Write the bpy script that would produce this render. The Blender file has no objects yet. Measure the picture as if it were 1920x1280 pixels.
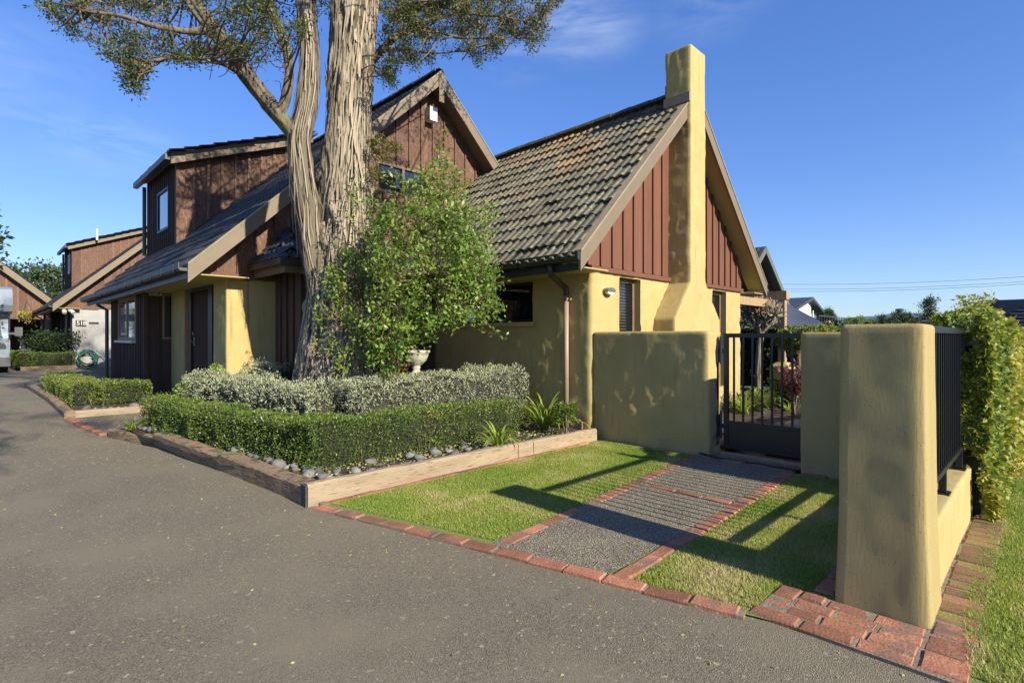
import bpy, math, random
import numpy as np
from mathutils import Vector, Matrix

# ------------------------------------------------------------------ camera
FPX, YH, EYE = 1009.0, 632.0, 1.4           # focal length in photo pixels, horizon row, eye height
sc = bpy.context.scene
col = sc.collection
cam = bpy.data.cameras.new('camera'); cam_o = bpy.data.objects.new('camera', cam); col.objects.link(cam_o)
cam_o.location = (0, 0, EYE); cam_o.rotation_euler = (math.radians(90), 0, 0)
cam.sensor_width = 36; cam.lens = 36 * FPX / 1920; cam.shift_y = -(640 - YH) / 1920
cam.clip_start = .05; cam.clip_end = 20000
sc.camera = cam_o
# ------------------------------------------------------------------ sky and sun
SUN_EL = math.radians(27.5); SUN_AZ = math.radians(-45.15)      # direction to the sun, from +X counter-clockwise
sdir = Vector((math.cos(SUN_EL) * math.cos(SUN_AZ), math.cos(SUN_EL) * math.sin(SUN_AZ), math.sin(SUN_EL)))
W = bpy.data.worlds.new('World'); sc.world = W; W.use_nodes = True
nt = W.node_tree; nt.nodes.clear()
wo = nt.nodes.new('ShaderNodeOutputWorld'); bg = nt.nodes.new('ShaderNodeBackground')
sky = nt.nodes.new('ShaderNodeTexSky'); sky.sky_type = 'NISHITA'; sky.sun_disc = False
sky.sun_elevation = SUN_EL; sky.sun_rotation = math.radians(90) - SUN_AZ
sky.air_density = 1.0; sky.dust_density = .15; sky.ozone_density = 1.6; sky.altitude = 0
tc = nt.nodes.new('ShaderNodeTexCoord')
mp = nt.nodes.new('ShaderNodeMapping'); mp.inputs['Scale'].default_value = (1.1, 1.1, 4.5)
nz = nt.nodes.new('ShaderNodeTexNoise'); nz.inputs['Scale'].default_value = 5.5; nz.inputs['Detail'].default_value = 7; nz.inputs['Roughness'].default_value = .62
nz.inputs['Distortion'].default_value = .5
rp = nt.nodes.new('ShaderNodeValToRGB'); rp.color_ramp.elements[0].position = .60; rp.color_ramp.elements[1].position = .86
rp.color_ramp.elements[1].color = (1, 1, 1, 1)
mx = nt.nodes.new('ShaderNodeMix'); mx.data_type = 'RGBA'
mx.inputs[7].default_value = (3.2, 3.7, 4.5, 1)
hs = nt.nodes.new('ShaderNodeHueSaturation'); hs.inputs['Saturation'].default_value = 1.30; hs.inputs['Value'].default_value = 1.0; hs.inputs['Hue'].default_value = .512
nt.links.new(tc.outputs['Generated'], mp.inputs['Vector']); nt.links.new(mp.outputs[0], nz.inputs['Vector'])
rp.color_ramp.elements[0].position = .40; rp.color_ramp.elements[1].position = .72
acc = None                                                        # a few thin wisps of cloud, each round its own direction
for px_, py_, rad_, amp_ in ((1075, 45, .16, .55), (960, 110, .10, .30), (190, 265, .13, .50), (1860, 552, .07, .55), (1450, 560, .05, .25), (1330, 10, .14, .2), (-300, 60, .3, .4), (2500, 150, .3, .4)):
    d_ = Vector(((px_ - 960) / FPX, 1, (YH - py_) / FPX)).normalized()
    sub = nt.nodes.new('ShaderNodeVectorMath'); sub.operation = 'SUBTRACT'; sub.inputs[1].default_value = d_
    scl = nt.nodes.new('ShaderNodeVectorMath'); scl.operation = 'MULTIPLY'; scl.inputs[1].default_value = (1 / rad_, 1 / rad_, 2.1 / rad_)
    le = nt.nodes.new('ShaderNodeVectorMath'); le.operation = 'LENGTH'
    mr = nt.nodes.new('ShaderNodeMapRange'); mr.interpolation_type = 'SMOOTHSTEP'; mr.inputs[1].default_value = 0; mr.inputs[2].default_value = 1; mr.inputs[3].default_value = amp_; mr.inputs[4].default_value = 0
    nt.links.new(tc.outputs['Generated'], sub.inputs[0]); nt.links.new(sub.outputs[0], scl.inputs[0]); nt.links.new(scl.outputs[0], le.inputs[0]); nt.links.new(le.outputs['Value'], mr.inputs[0])
    if acc is None: acc = mr.outputs[0]
    else:
        ad = nt.nodes.new('ShaderNodeMath'); ad.operation = 'MAXIMUM'; nt.links.new(acc, ad.inputs[0]); nt.links.new(mr.outputs[0], ad.inputs[1]); acc = ad.outputs[0]
mul_ = nt.nodes.new('ShaderNodeMath'); mul_.operation = 'MULTIPLY'
nt.links.new(nz.outputs['Fac'], rp.inputs[0]); nt.links.new(rp.outputs[0], mul_.inputs[0]); nt.links.new(acc, mul_.inputs[1]); nt.links.new(mul_.outputs[0], mx.inputs[0])
gm = nt.nodes.new('ShaderNodeGamma'); gm.inputs['Gamma'].default_value = .70
tn = nt.nodes.new('ShaderNodeMix'); tn.data_type = 'RGBA'; tn.blend_type = 'MULTIPLY'; tn.inputs[0].default_value = 1; tn.inputs[7].default_value = (.80, .99, 1.42, 1)
nt.links.new(sky.outputs[0], hs.inputs['Color']); nt.links.new(hs.outputs[0], gm.inputs['Color']); nt.links.new(gm.outputs[0], tn.inputs[6]); nt.links.new(tn.outputs[2], mx.inputs[6])
nt.links.new(mx.outputs[2], bg.inputs['Color']); nt.links.new(bg.outputs[0], wo.inputs['Surface'])
bg.inputs['Strength'].default_value = .118
sl = bpy.data.lights.new('sun', 'SUN'); sl.energy = 4.6; sl.angle = math.radians(.53); sl.color = (1, .93, .76)
so = bpy.data.objects.new('sun', sl); col.objects.link(so); so.location = (20, -20, 30)
so.rotation_euler = sdir.to_track_quat('Z', 'Y').to_euler()
vs = sc.view_settings; vs.view_transform = 'Standard'; vs.look = 'None'; vs.gamma = 1; vs.exposure = .92
vs.use_curve_mapping = False
sc.cycles.max_bounces = 8; sc.cycles.transparent_max_bounces = 8

# ------------------------------------------------------------------ frames
# house frame: v runs along the gable wall, u along the drive, origin at the stucco corner
R2 = .5 ** .5
C0 = np.array([1.098, 7.437]); AX = np.array([-R2, R2]); BX = np.array([R2, R2]); ROT = math.radians(45)
def LW(v, u, z=0):
    q = C0 + AX * u + BX * v; return (q[0], q[1], z)
def gzu(u):
    s = np.clip((np.asarray(u, float) - 2) / 7, 0, 1); return .24 * s * s * (3 - 2 * s)
def toH(x, y, z):
    d = np.array([x, y]) - C0; return np.array([d @ BX, d @ AX, z])
def ray(px, py): return np.array([(px - 960) / FPX, 1, (YH - py) / FPX])
def onU(px, py, u):
    d = ray(px, py); t = (u + C0 @ AX) / (d[:2] @ AX); return toH(d[0]*t, t, EYE + d[2]*t)
def onV(px, py, v):
    d = ray(px, py); t = (v + C0 @ BX) / (d[:2] @ BX); return toH(d[0]*t, t, EYE + d[2]*t)
def onT(px, py, t):
    d = ray(px, py); return toH(d[0]*t, t, EYE + d[2]*t)
def onG(px, py, h=0):
    d = ray(px, py); lo, hi = .5, 90
    for _ in range(50):
        t = (lo + hi) / 2; p = toH(d[0]*t, t, EYE + d[2]*t)
        if p[2] > gzu(p[1]) + h: lo = t
        else: hi = t
    return p
rng = np.random.default_rng(7); random.seed(7)
# ------------------------------------------------------------------ numpy value noise
def _h(i, j, k):
    n = (i * 374761393 + j * 668265263 + k * 2147483647 + 1013904223) & 0xffffffff
    n = ((n ^ (n >> 13)) * 1274126177) & 0xffffffff
    n = ((n ^ (n >> 16)) * 2246822519) & 0xffffffff
    return ((n ^ (n >> 15)) & 0xffffff) / float(0xffffff)
def vn(p):
    p = np.asarray(p, float); i = np.floor(p).astype(np.int64); f = p - i; f = f * f * (3 - 2 * f); r = 0
    for a in (0, 1):
        for b in (0, 1):
            for c in (0, 1):
                w = (f[:, 0] if a else 1 - f[:, 0]) * (f[:, 1] if b else 1 - f[:, 1]) * (f[:, 2] if c else 1 - f[:, 2])
                r = r + w * _h(i[:, 0] + a, i[:, 1] + b, i[:, 2] + c)
    return r * 2 - 1
def fbm(p, o=3):
    p = np.asarray(p, float); r = 0; a = 1.
    for k in range(o): r = r + a * vn(p * 2 ** k + 17.3 * k); a *= .5
    return r
# ------------------------------------------------------------------ materials
MT = {}
def _n(t, k, **kw):
    n = t.nodes.new(k)
    for a, b in kw.items(): setattr(n, a, b)
    return n
def mat(name, c1, c2=None, s=6, c3=None, s3=30, t3=(.55, .7), rough=.8, bump=0, bs=40, rand=0, st=(1, 1, 1), st3=None,
        leaf=False, metal=0, spec=.5, bump2=0, bs2=6, c4=None, s4=1.2, t4=(.5, .65), z4=None, detail=5, trans=.35, vor=0):
    m = bpy.data.materials.new(name); m.use_nodes = True; t = m.node_tree; L = t.links.new
    b = t.nodes['Principled BSDF']; b.inputs['Roughness'].default_value = rough; b.inputs['Metallic'].default_value = metal
    b.inputs['Specular IOR Level'].default_value = spec
    geo = _n(t, 'ShaderNodeNewGeometry')
    def tex(scale, stretch=st, kind='ShaderNodeTexNoise', det=detail):
        mpn = _n(t, 'ShaderNodeMapping'); mpn.inputs['Scale'].default_value = stretch
        mpn.inputs['Rotation'].default_value = (0, 0, -ROT)
        L(geo.outputs['Position'], mpn.inputs['Vector'])
        n = _n(t, kind); n.inputs['Scale'].default_value = scale
        if 'Noise' in kind: n.inputs['Detail'].default_value = det
        L(mpn.outputs[0], n.inputs['Vector']); return n
    def mixc(fac, A, Bc):
        x = _n(t, 'ShaderNodeMix', data_type='RGBA'); L(fac, x.inputs[0])
        if isinstance(A, tuple): x.inputs[6].default_value = (*A, 1)
        else: L(A, x.inputs[6])
        x.inputs[7].default_value = (*Bc, 1); return x.outputs[2]
    def ramp(src, lo, hi):
        r = _n(t, 'ShaderNodeMapRange'); r.inputs[1].default_value = lo; r.inputs[2].default_value = hi; L(src, r.inputs[0]); return r.outputs[0]
    if leaf:
        at = _n(t, 'ShaderNodeAttribute', attribute_name='tint')
        cr = _n(t, 'ShaderNodeValToRGB'); e = cr.color_ramp.elements
        cs = [c for c in (c1, c2, c3, c4) if c]
        e[0].color = (*cs[0], 1); e[1].color = (*cs[-1], 1)
        for i, c in enumerate(cs[1:-1]): x = e.new((i + 1) / (len(cs) - 1)); x.color = (*c, 1)
        L(at.outputs['Fac'], cr.inputs[0]); cc = cr.outputs[0]
        tr = _n(t, 'ShaderNodeBsdfTranslucent'); mxs = _n(t, 'ShaderNodeMixShader'); mxs.inputs[0].default_value = trans
        L(cc, tr.inputs['Color']); L(cc, b.inputs['Base Color'])
        L(b.outputs[0], mxs.inputs[1]); L(tr.outputs[0], mxs.inputs[2]); L(mxs.outputs[0], t.nodes['Material Output'].inputs['Surface'])
        MT[name] = m; return m
    cc = c1
    if c2: cc = mixc(ramp(tex(s).outputs['Fac'], .3, .7), c1, c2)
    if vor:
        v = tex(vor, kind='ShaderNodeTexVoronoi'); sp = _n(t, 'ShaderNodeSeparateColor'); L(v.outputs['Color'], sp.inputs[0])
        hv = _n(t, 'ShaderNodeHueSaturation'); r = ramp(sp.outputs[0], 0, 1)
        r2 = _n(t, 'ShaderNodeMath', operation='MULTIPLY_ADD'); r2.inputs[1].default_value = 1.15; r2.inputs[2].default_value = .42; L(r, r2.inputs[0])
        L(r2.outputs[0], hv.inputs['Value'])
        if isinstance(cc, tuple): hv.inputs['Color'].default_value = (*cc, 1)
        else: L(cc, hv.inputs['Color'])
        cc = hv.outputs[0]
    if c3: cc = mixc(ramp(tex(s3, st3 or st).outputs['Fac'], *t3), cc, c3)
    if c4:
        f4 = ramp(tex(s4, (1, 1, 1)).outputs['Fac'], *t4)
        if z4:
            sx = _n(t, 'ShaderNodeSeparateXYZ'); L(geo.outputs['Position'], sx.inputs[0]); mu = _n(t, 'ShaderNodeMath', operation='MULTIPLY'); L(f4, mu.inputs[0]); L(ramp(sx.outputs[2], *z4), mu.inputs[1]); f4 = mu.outputs[0]
        cc = mixc(f4, cc, c4)
    if rand:
        oi = _n(t, 'ShaderNodeObjectInfo'); hv = _n(t, 'ShaderNodeHueSaturation')
        r = _n(t, 'ShaderNodeMapRange'); r.inputs[3].default_value = 1 - rand; r.inputs[4].default_value = 1 + rand; L(oi.outputs['Random'], r.inputs[0]); L(r.outputs[0], hv.inputs['Value'])
        if isinstance(cc, tuple): hv.inputs['Color'].default_value = (*cc, 1)
        else: L(cc, hv.inputs['Color'])
        cc = hv.outputs[0]
    if isinstance(cc, tuple): b.inputs['Base Color'].default_value = (*cc, 1)
    else: L(cc, b.inputs['Base Color'])
    last = None
    for bb, sc_ in ((bump, bs), (bump2, bs2)):
        if bb:
            bn = _n(t, 'ShaderNodeBump'); bn.inputs['Strength'].default_value = 1; bn.inputs['Distance'].default_value = bb
            src = tex(sc_, kind='ShaderNodeTexVoronoi').outputs['Distance'] if vor and sc_ == bs else tex(sc_, det=4).outputs['Fac']
            L(src, bn.inputs['Height'])
            if last: L(last, bn.inputs['Normal'])
            last = bn.outputs[0]
    if last: L(last, b.inputs['Normal'])
    MT[name] = m; return m
mat('stucco', (.445, .338, .140), (.385, .288, .108), 3, (.29, .215, .08), 2.2, (.56, .78), st3=(7, 7, .55), rough=.9, bump=.003, bs=130, bump2=.004, bs2=22, c4=(.38, .30, .12), s4=.8)
mat('stucco_weathered', (.385, .298, .122), (.34, .26, .103), 1.6, (.10, .075, .03), 120, (.66, .70), st=(5, 5, .7), st3=(1, 1, 1), rough=.92, bump=.0025, bs=190, bump2=.003, bs2=20)
mat('stucco_white_shaded', (.38, .365, .34), (.31, .30, .285), 2, rough=.9, bump=.004, bs=120)  # white wall, greyed in its colour to stand in for missing tree shade
mat('soffit', (.44, .35, .14), (.39, .31, .12), 3, rough=.75)
mat('board_red', (.155, .056, .028), (.118, .041, .021), 5, (.22, .105, .07), 60, (.6, .8), rough=.72, bump=.002, bs=90, st=(6, 6, .6), rand=.12)
mat('board_brown', (.142, .066, .038), (.085, .041, .026), 7, (.30, .215, .16), 30, (.56, .72), rough=.8, bump=.003, bs=60, st=(5, 5, .45), rand=.2)
mat('batten_brown', (.165, .085, .053), (.105, .055, .036), 7, (.34, .25, .19), 24, (.52, .68), rough=.85, bump=.003, bs=60, st=(5, 5, .45), rand=.2)
mat('board_dark', (.075, .038, .024), (.045, .024, .017), 7, (.16, .10, .07), 26, (.62, .8), rough=.75, bump=.002, bs=60, st=(5, 5, .45), rand=.18)
mat('barge', (.180, .134, .086), (.158, .117, .074), 4, (.27, .21, .14), 14, (.72, .80), rough=.6, bump=.001, bs=40)
mat('barge_cap', (.32, .255, .16), (.26, .20, .125), 6, (.20, .17, .10), 14, (.55, .7), rough=.85, bump=.002, bs=60)
mat('tile', (.125, .112, .076), (.085, .078, .058), 2.3, (.24, .215, .115), 13, (.54, .72), rough=.85, bump=.003, bs=70, rand=.28, c4=(.25, .15, .07), s4=.9, t4=(.50, .70), z4=(3.5, 5.0))
mat('tile_dark', (.055, .055, .06), (.038, .038, .045), 3, (.09, .09, .085), 16, (.6, .75), rough=.55, bump=.002, bs=60)
mat('moss', (.09, .085, .05), (.05, .05, .03), 14, (.22, .21, .12), 40, (.55, .7), rough=.95, bump=.012, bs=50)
mat('gutter', (.022, .026, .022), (.03, .034, .028), 4, rough=.35)
mat('gutter_grey', (.055, .06, .06), (.038, .042, .042), 4, rough=.45)
mat('pipe_brown', (.045, .03, .022), rough=.4)
mat('pipe_tan', (.30, .215, .15), (.26, .185, .125), 5, rough=.5)
mat('frame_brown', (.17, .11, .07), (.13, .085, .05), 8, rough=.6)
mat('frame_dark', (.018, .013, .010), rough=.45)
mat('frame_white', (.55, .54, .51), rough=.5)
mat('frame_timber', (.33, .21, .09), (.26, .16, .07), 8, rough=.6)
mat('black_metal', (.012, .012, .016), rough=.32, spec=.5)
mat('blue_metal', (.02, .026, .05), rough=.3)
mat('blind', (.45, .47, .52), rough=.5)
mat('interior', (.012, .010, .009), rough=.9)
mat('white_plastic', (.78, .78, .75), rough=.4)
mat('grey_plastic', (.10, .10, .10), rough=.5)
mat('lens', (.62, .58, .45), rough=.3)
mat('ink', (.02, .02, .02), rough=.7)
mat('chrome', (.65, .65, .66), rough=.2, metal=1)
mat('door_wood', (.07, .032, .02), (.045, .022, .014), 10, rough=.8, spec=.2, st=(6, 6, .4))
mat('asphalt', (.196, .160, .103), (.148, .124, .086), .45, (.36, .31, .21), 26, (.635, .675), rough=.88, bump=.0035, bs=230, c4=(.212, .176, .115), s4=1.3, t4=(.45, .72), vor=230)
mat('aggregate', (.20, .168, .110), (.14, .118, .080), 3, (.40, .35, .25), 75, (.56, .66), rough=.85, bump=.007, bs=120, vor=120)
mat('soil', (.055, .038, .026), (.03, .022, .016), 8, (.14, .10, .07), 50, (.58, .7), rough=.95, bump=.02, bs=45)
mat('turf', (.14, .20, .03), (.19, .21, .045), 4, (.20, .165, .07), 9, (.5, .68), rough=.95, bump=.01, bs=90)
mat('field', (.05, .08, .025), (.08, .10, .04), .3, rough=.95)
mat('brick', (.36, .150, .080), (.27, .105, .060), 9, (.42, .27, .19), 22, (.60, .78), rough=.85, bump=.005, bs=70, rand=.34, c4=(.13, .085, .065), s4=3.2, t4=(.56, .68))
mat('brick_mossy', (.25, .11, .06), (.15, .09, .055), 9, (.17, .16, .04), 12, (.45, .6), rough=.9, bump=.005, bs=80, rand=.3)
mat('mortar', (.27, .20, .135), (.17, .125, .085), 20, rough=.95, bump=.006, bs=90)
mat('sleeper', (.36, .28, .18), (.28, .205, .13), 5, (.17, .105, .055), 22, (.57, .70), rough=.85, bump=.005, bs=36, st=(.35, .35, 3.2), rand=.12)
mat('sleeper_old', (.30, .205, .115), (.21, .14, .08), 5, (.085, .055, .033), 22, (.52, .66), rough=.9, bump=.009, bs=30, st=(.4, .4, 3.4), rand=.15)
mat('sleeper_end', (.07, .065, .06), (.035, .033, .03), 18, rough=.95, bump=.006, bs=60)
mat('stone', (.17, .165, .155), (.11, .11, .11), 6, (.27, .25, .21), 30, (.6, .75), rough=.8, bump=.003, bs=80, rand=.6, c4=(.20, .15, .10), s4=5, t4=(.52, .66))
mat('concrete', (.50, .47, .40), (.36, .34, .28), 14, (.16, .155, .11), 22, (.52, .68), rough=.9, bump=.004, bs=80)
mat('paver', (.34, .30, .25), (.26, .23, .19), 3, rough=.9, bump=.004, bs=80)
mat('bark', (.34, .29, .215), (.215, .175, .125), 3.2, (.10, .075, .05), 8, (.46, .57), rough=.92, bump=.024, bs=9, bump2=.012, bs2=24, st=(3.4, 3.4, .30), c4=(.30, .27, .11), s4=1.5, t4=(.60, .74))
mat('bark_lichen_shaded', (.17, .14, .10), (.10, .08, .058), 3.2, (.045, .035, .025), 8, (.50, .62), rough=.92, bump=.015, bs=9, bump2=.01, bs2=24, st=(3.4, 3.4, .30), c4=(.17, .165, .07), s4=1.5, t4=(.54, .70))  # limb bark: mossy lichen tone, with shade also put into the colour
mat('bark_strip', (.40, .33, .24), (.24, .185, .125), 9, rough=.9, bump=.004, bs=30, st=(3, 3, .4))
mat('twig', (.16, .12, .08), (.10, .075, .05), 10, rough=.9)
mat('stem', (.20, .14, .085), (.12, .085, .05), 12, rough=.9)
mat('hedge_core', (.012, .018, .007), (.02, .022, .010), 9, rough=1)
mat('silver_core', (.045, .042, .030), (.02, .02, .014), 9, rough=1)
mat('leaf_tree', (.035, .055, .018), (.06, .085, .022), c3=(.12, .125, .03), c4=(.20, .17, .045), leaf=True, rough=.5, trans=.3)
mat('leaf_shrub', (.10, .185, .026), (.18, .275, .038), c3=(.24, .33, .055), c4=(.40, .40, .09), leaf=True, rough=.45, trans=.38)
mat('leaf_box', (.07, .125, .020), (.13, .195, .028), c3=(.21, .25, .045), c4=(.28, .19, .08), leaf=True, rough=.4, trans=.32)
mat('leaf_silver', (.20, .215, .125), (.29, .315, .185), c3=(.43, .45, .29), c4=(.30, .30, .10), leaf=True, rough=.65, trans=.2)
mat('leaf_ivy', (.09, .16, .024), (.28, .32, .045), c3=(.46, .43, .065), c4=(.48, .31, .08), leaf=True, rough=.55, trans=.35)
mat('leaf_strap', (.15, .27, .035), (.27, .38, .055), c3=(.44, .46, .09), leaf=True, rough=.35, trans=.4)
mat('leaf_far', (.03, .055, .018), (.055, .085, .025), c3=(.10, .13, .035), leaf=True, rough=.6, trans=.3)
mat('leaf_red', (.10, .03, .03), (.16, .05, .05), c3=(.22, .09, .07), leaf=True, rough=.5)
mat('grass', (.145, .255, .026), (.245, .35, .04), c3=(.38, .40, .075), c4=(.60, .51, .26), leaf=True, rough=.55, trans=.4)
mat('petal', (.75, .50, .04), rough=.5)
mat('terracotta', (.42, .16, .08), (.32, .11, .06), 12, rough=.85, bump=.003, bs=60)
mat('timber_post', (.36, .24, .125), (.28, .185, .095), 6, rough=.8, st=(3, 3, .3))
mat('sail', (.075, .09, .13), (.06, .072, .105), 2, rough=.7)
mat('weatherboard', (.72, .71, .66), rough=.7)
mat('roof_slate', (.05, .056, .065), (.035, .04, .05), 2, rough=.6)
mat('roof_grey', (.115, .11, .105), (.085, .083, .082), 2, rough=.7)
mat('trim_green', (.10, .115, .09), rough=.6)
mat('wall_grey', (.07, .07, .072), rough=.8)
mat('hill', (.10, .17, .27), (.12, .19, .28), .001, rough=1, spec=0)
mat('van_paint', (.36, .40, .41), (.32, .36, .38), 1, rough=.28, metal=.35)
mat('van_white', (.66, .68, .68), rough=.35)
mat('tyre', (.015, .015, .015), rough=.85)
mat('hose', (.02, .10, .075), rough=.45)
mat('wire', (.03, .035, .05), rough=.6)
mat('rope', (.02, .02, .02), rough=.6)
def glass(name, tint=(.02, .025, .03), rough=.03, alpha=.0):
    m = bpy.data.materials.new(name); m.use_nodes = True; b = m.node_tree.nodes['Principled BSDF']
    b.inputs['Base Color'].default_value = (*tint, 1); b.inputs['Roughness'].default_value = rough
    b.inputs['Specular IOR Level'].default_value = 1.0; b.inputs['Coat Weight'].default_value = .6; b.inputs['Coat Roughness'].default_value = .02
    if alpha:
        t = m.node_tree; tr = t.nodes.new('ShaderNodeBsdfTransparent'); mx_ = t.nodes.new('ShaderNodeMixShader'); mx_.inputs[0].default_value = 1 - alpha
        t.links.new(tr.outputs[0], mx_.inputs[1]); t.links.new(b.outputs[0], mx_.inputs[2]); t.links.new(mx_.outputs[0], t.nodes['Material Output'].inputs['Surface'])
    MT[name] = m
glass('glass', (.015, .017, .02)); glass('glass_clear', (.02, .022, .025), .02, .62); glass('glass_sky', (.10, .12, .15), .04)

# ------------------------------------------------------------------ mesh building
ORG = {}
def setp(o, label=None, cat=None, group=None, kind=None):
    if label: o['label'] = label
    if cat: o['category'] = cat
    if group: o['group'] = group
    if kind: o['kind'] = kind
    return o
def thing(name, label, cat, org=(0, 0, 0), group=None):
    """Empty at the thing's base (house coordinates v, u, z)"""
    o = bpy.data.objects.new(name, None); o.empty_display_size = .2; col.objects.link(o)
    o.location = LW(*org); o.rotation_euler = (0, 0, ROT); ORG[o] = np.array(org, float)
    return setp(o, label, cat, group)
def link(o, parent=None, org=(0, 0, 0)):
    col.objects.link(o)
    if parent is not None:
        o.parent = parent; ORG[o] = ORG[parent]
    else:
        o.location = LW(*org); o.rotation_euler = (0, 0, ROT); ORG[o] = np.array(org, float)
    return o
class M:
    def __init__(s): s.v = []; s.f = []
    def add(s, vs_, fs):
        n = len(s.v); s.v += [tuple(map(float, p)) for p in vs_]; s.f += [tuple(i + n for i in f) for f in fs]; return s
    def box(s, x0, x1, y0, y1, z0, z1):
        x0, x1 = min(x0, x1), max(x0, x1); y0, y1 = min(y0, y1), max(y0, y1); z0, z1 = min(z0, z1), max(z0, z1)
        return s.add([(x0, y0, z0), (x1, y0, z0), (x1, y1, z0), (x0, y1, z0), (x0, y0, z1), (x1, y0, z1), (x1, y1, z1), (x0, y1, z1)],
                     [(0, 3, 2, 1), (4, 5, 6, 7), (0, 1, 5, 4), (1, 2, 6, 5), (2, 3, 7, 6), (3, 0, 4, 7)])
    def ext(s, pts, ax, a, b):
        """polygon pts (2-D) extruded along axis ax from a to b; the 2-D pair is the other two axes in order"""
        n = len(pts)
        def p3(p, w): return {0: (w, p[0], p[1]), 1: (p[0], w, p[1]), 2: (p[0], p[1], w)}[ax]
        return s.add([p3(p, a) for p in pts] + [p3(p, b) for p in pts],
                     [tuple(range(n))[::-1], tuple(range(n, 2 * n))] + [(i, (i + 1) % n, n + (i + 1) % n, n + i) for i in range(n)])
    def bar(s, p, q, w, h, up=(0, 0, 1)):
        p, q = np.array(p, float), np.array(q, float); d = q - p; d /= np.linalg.norm(d); up = np.array(up, float)
        sx = np.cross(d, up); sx /= np.linalg.norm(sx); uz = np.cross(sx, d); vv = []
        for e in (p, q):
            for a, b in ((-1, -1), (1, -1), (1, 1), (-1, 1)): vv.append(e + sx * a * w / 2 + uz * b * h / 2)
        return s.add(vv, [(0, 1, 2, 3), (7, 6, 5, 4), (0, 4, 5, 1), (1, 5, 6, 2), (2, 6, 7, 3), (3, 7, 4, 0)])
    def tube(s, path, r, n=8, cap=True):
        path = np.array(path, float); m = len(path); r = np.broadcast_to(np.array(r, float), (m,))
        tg = np.gradient(path, axis=0); tg /= np.linalg.norm(tg, axis=1)[:, None] + 1e-9
        a = np.array([0, 0, 1.]) if abs(tg[0][2]) < .9 else np.array([1., 0, 0]); vv = []
        for i in range(m):
            x = np.cross(tg[i], a); x /= np.linalg.norm(x) + 1e-9; y = np.cross(tg[i], x); a = -np.cross(tg[i], x) if False else a
            for k in range(n):
                an = 2 * math.pi * k / n; vv.append(path[i] + r[i] * (x * math.cos(an) + y * math.sin(an)))
        ff = [(i * n + k, i * n + (k + 1) % n, (i + 1) * n + (k + 1) % n, (i + 1) * n + k) for i in range(m - 1) for k in range(n)]
        if cap: ff += [tuple(range(n))[::-1], tuple(range((m - 1) * n, m * n))]
        return s.add(vv, ff)
    def lathe(s, prof, n=24, c=(0, 0, 0)):
        vv = [(c[0] + r * math.cos(2 * math.pi * k / n), c[1] + r * math.sin(2 * math.pi * k / n), c[2] + z) for r, z in prof for k in range(n)]
        ff = [(i * n + k, i * n + (k + 1) % n, (i + 1) * n + (k + 1) % n, (i + 1) * n + k) for i in range(len(prof) - 1) for k in range(n)]
        return s.add(vv, ff + [tuple(range(n))[::-1], tuple(range((len(prof) - 1) * n, len(prof) * n))])
    def mesh(s, name, off=(0, 0, 0), smooth=False, bevel=0):
        me = bpy.data.meshes.new(name); o = np.array(off, float)
        me.from_pydata([tuple(np.array(p) - o) for p in s.v], [], s.f); me.update()
        if smooth: me.polygons.foreach_set('use_smooth', [True] * len(me.polygons))
        return me
    def obj(s, name, m, parent=None, org=(0, 0, 0), smooth=False, **tags):
        off = ORG[parent] if parent is not None else org
        me = s.mesh(name, off, smooth); me.materials.append(MT[m])
        o = bpy.data.objects.new(name, me); link(o, parent, org)
        return setp(o, **tags)
def npmesh(name, V, F, m, parent=None, org=(0, 0, 0), tint=None, smooth=False, **tags):
    off = ORG[parent] if parent is not None else np.array(org, float)
    me = bpy.data.meshes.new(name); V = np.asarray(V, np.float64) - off; F = np.asarray(F, np.int32); k = F.shape[1]
    me.vertices.add(len(V)); me.vertices.foreach_set('co', V.astype(np.float32).ravel())
    me.loops.add(F.size); me.loops.foreach_set('vertex_index', F.ravel())
    me.polygons.add(len(F)); me.polygons.foreach_set('loop_start', np.arange(len(F), dtype=np.int32) * k)
    me.polygons.foreach_set('loop_total', np.full(len(F), k, np.int32))
    if smooth: me.polygons.foreach_set('use_smooth', np.ones(len(F), bool))
    if tint is not None:
        a = me.attributes.new('tint', 'FLOAT', 'POINT'); a.data.foreach_set('value', np.asarray(tint, np.float32))
    me.update(calc_edges=True); me.validate(); me.materials.append(MT[m])
    o = bpy.data.objects.new(name, me); link(o, parent, org); return setp(o, **tags)
def inst(name, me, parent, loc, rot=(0, 0, 0), scale=(1, 1, 1), **tags):
    """a piece that shares a mesh; loc in house coordinates"""
    o = bpy.data.objects.new(name, me); col.objects.link(o)
    o.parent = parent; o.location = np.array(loc, float) - ORG[parent]; o.rotation_euler = rot; o.scale = scale; ORG[o] = ORG[parent]
    return setp(o, **tags)
def unit(a): return a / (np.linalg.norm(a, axis=1)[:, None] + 1e-9)
def leafgeo(P, D, size, aspect, tint, fold=.18, r=None):
    """rhombic leaves at P pointing along D"""
    r = r or rng; n = len(P); D = unit(D); rd = unit(r.normal(size=(n, 3))); S = unit(np.cross(D, rd)); Nn = np.cross(S, D)
    size = np.broadcast_to(size, (n,))[:, None]; w = size * aspect
    V = np.empty((n, 4, 3)); V[:, 0] = P; V[:, 2] = P + D * size
    mid = P + D * size * .45 + Nn * size * fold * .5
    V[:, 1] = mid + S * w * .5; V[:, 3] = mid - S * w * .5
    V[:, 2] -= Nn * size * fold * .3
    F = np.arange(n * 4).reshape(n, 4); return V.reshape(-1, 3), F, np.repeat(tint, 4)
def merge(parts):
    V = []; F = []; T = []; o = 0
    for v, f, t in parts: V.append(v); F.append(f + o); T.append(t); o += len(v)
    return np.concatenate(V), np.concatenate(F), np.concatenate(T)

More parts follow.
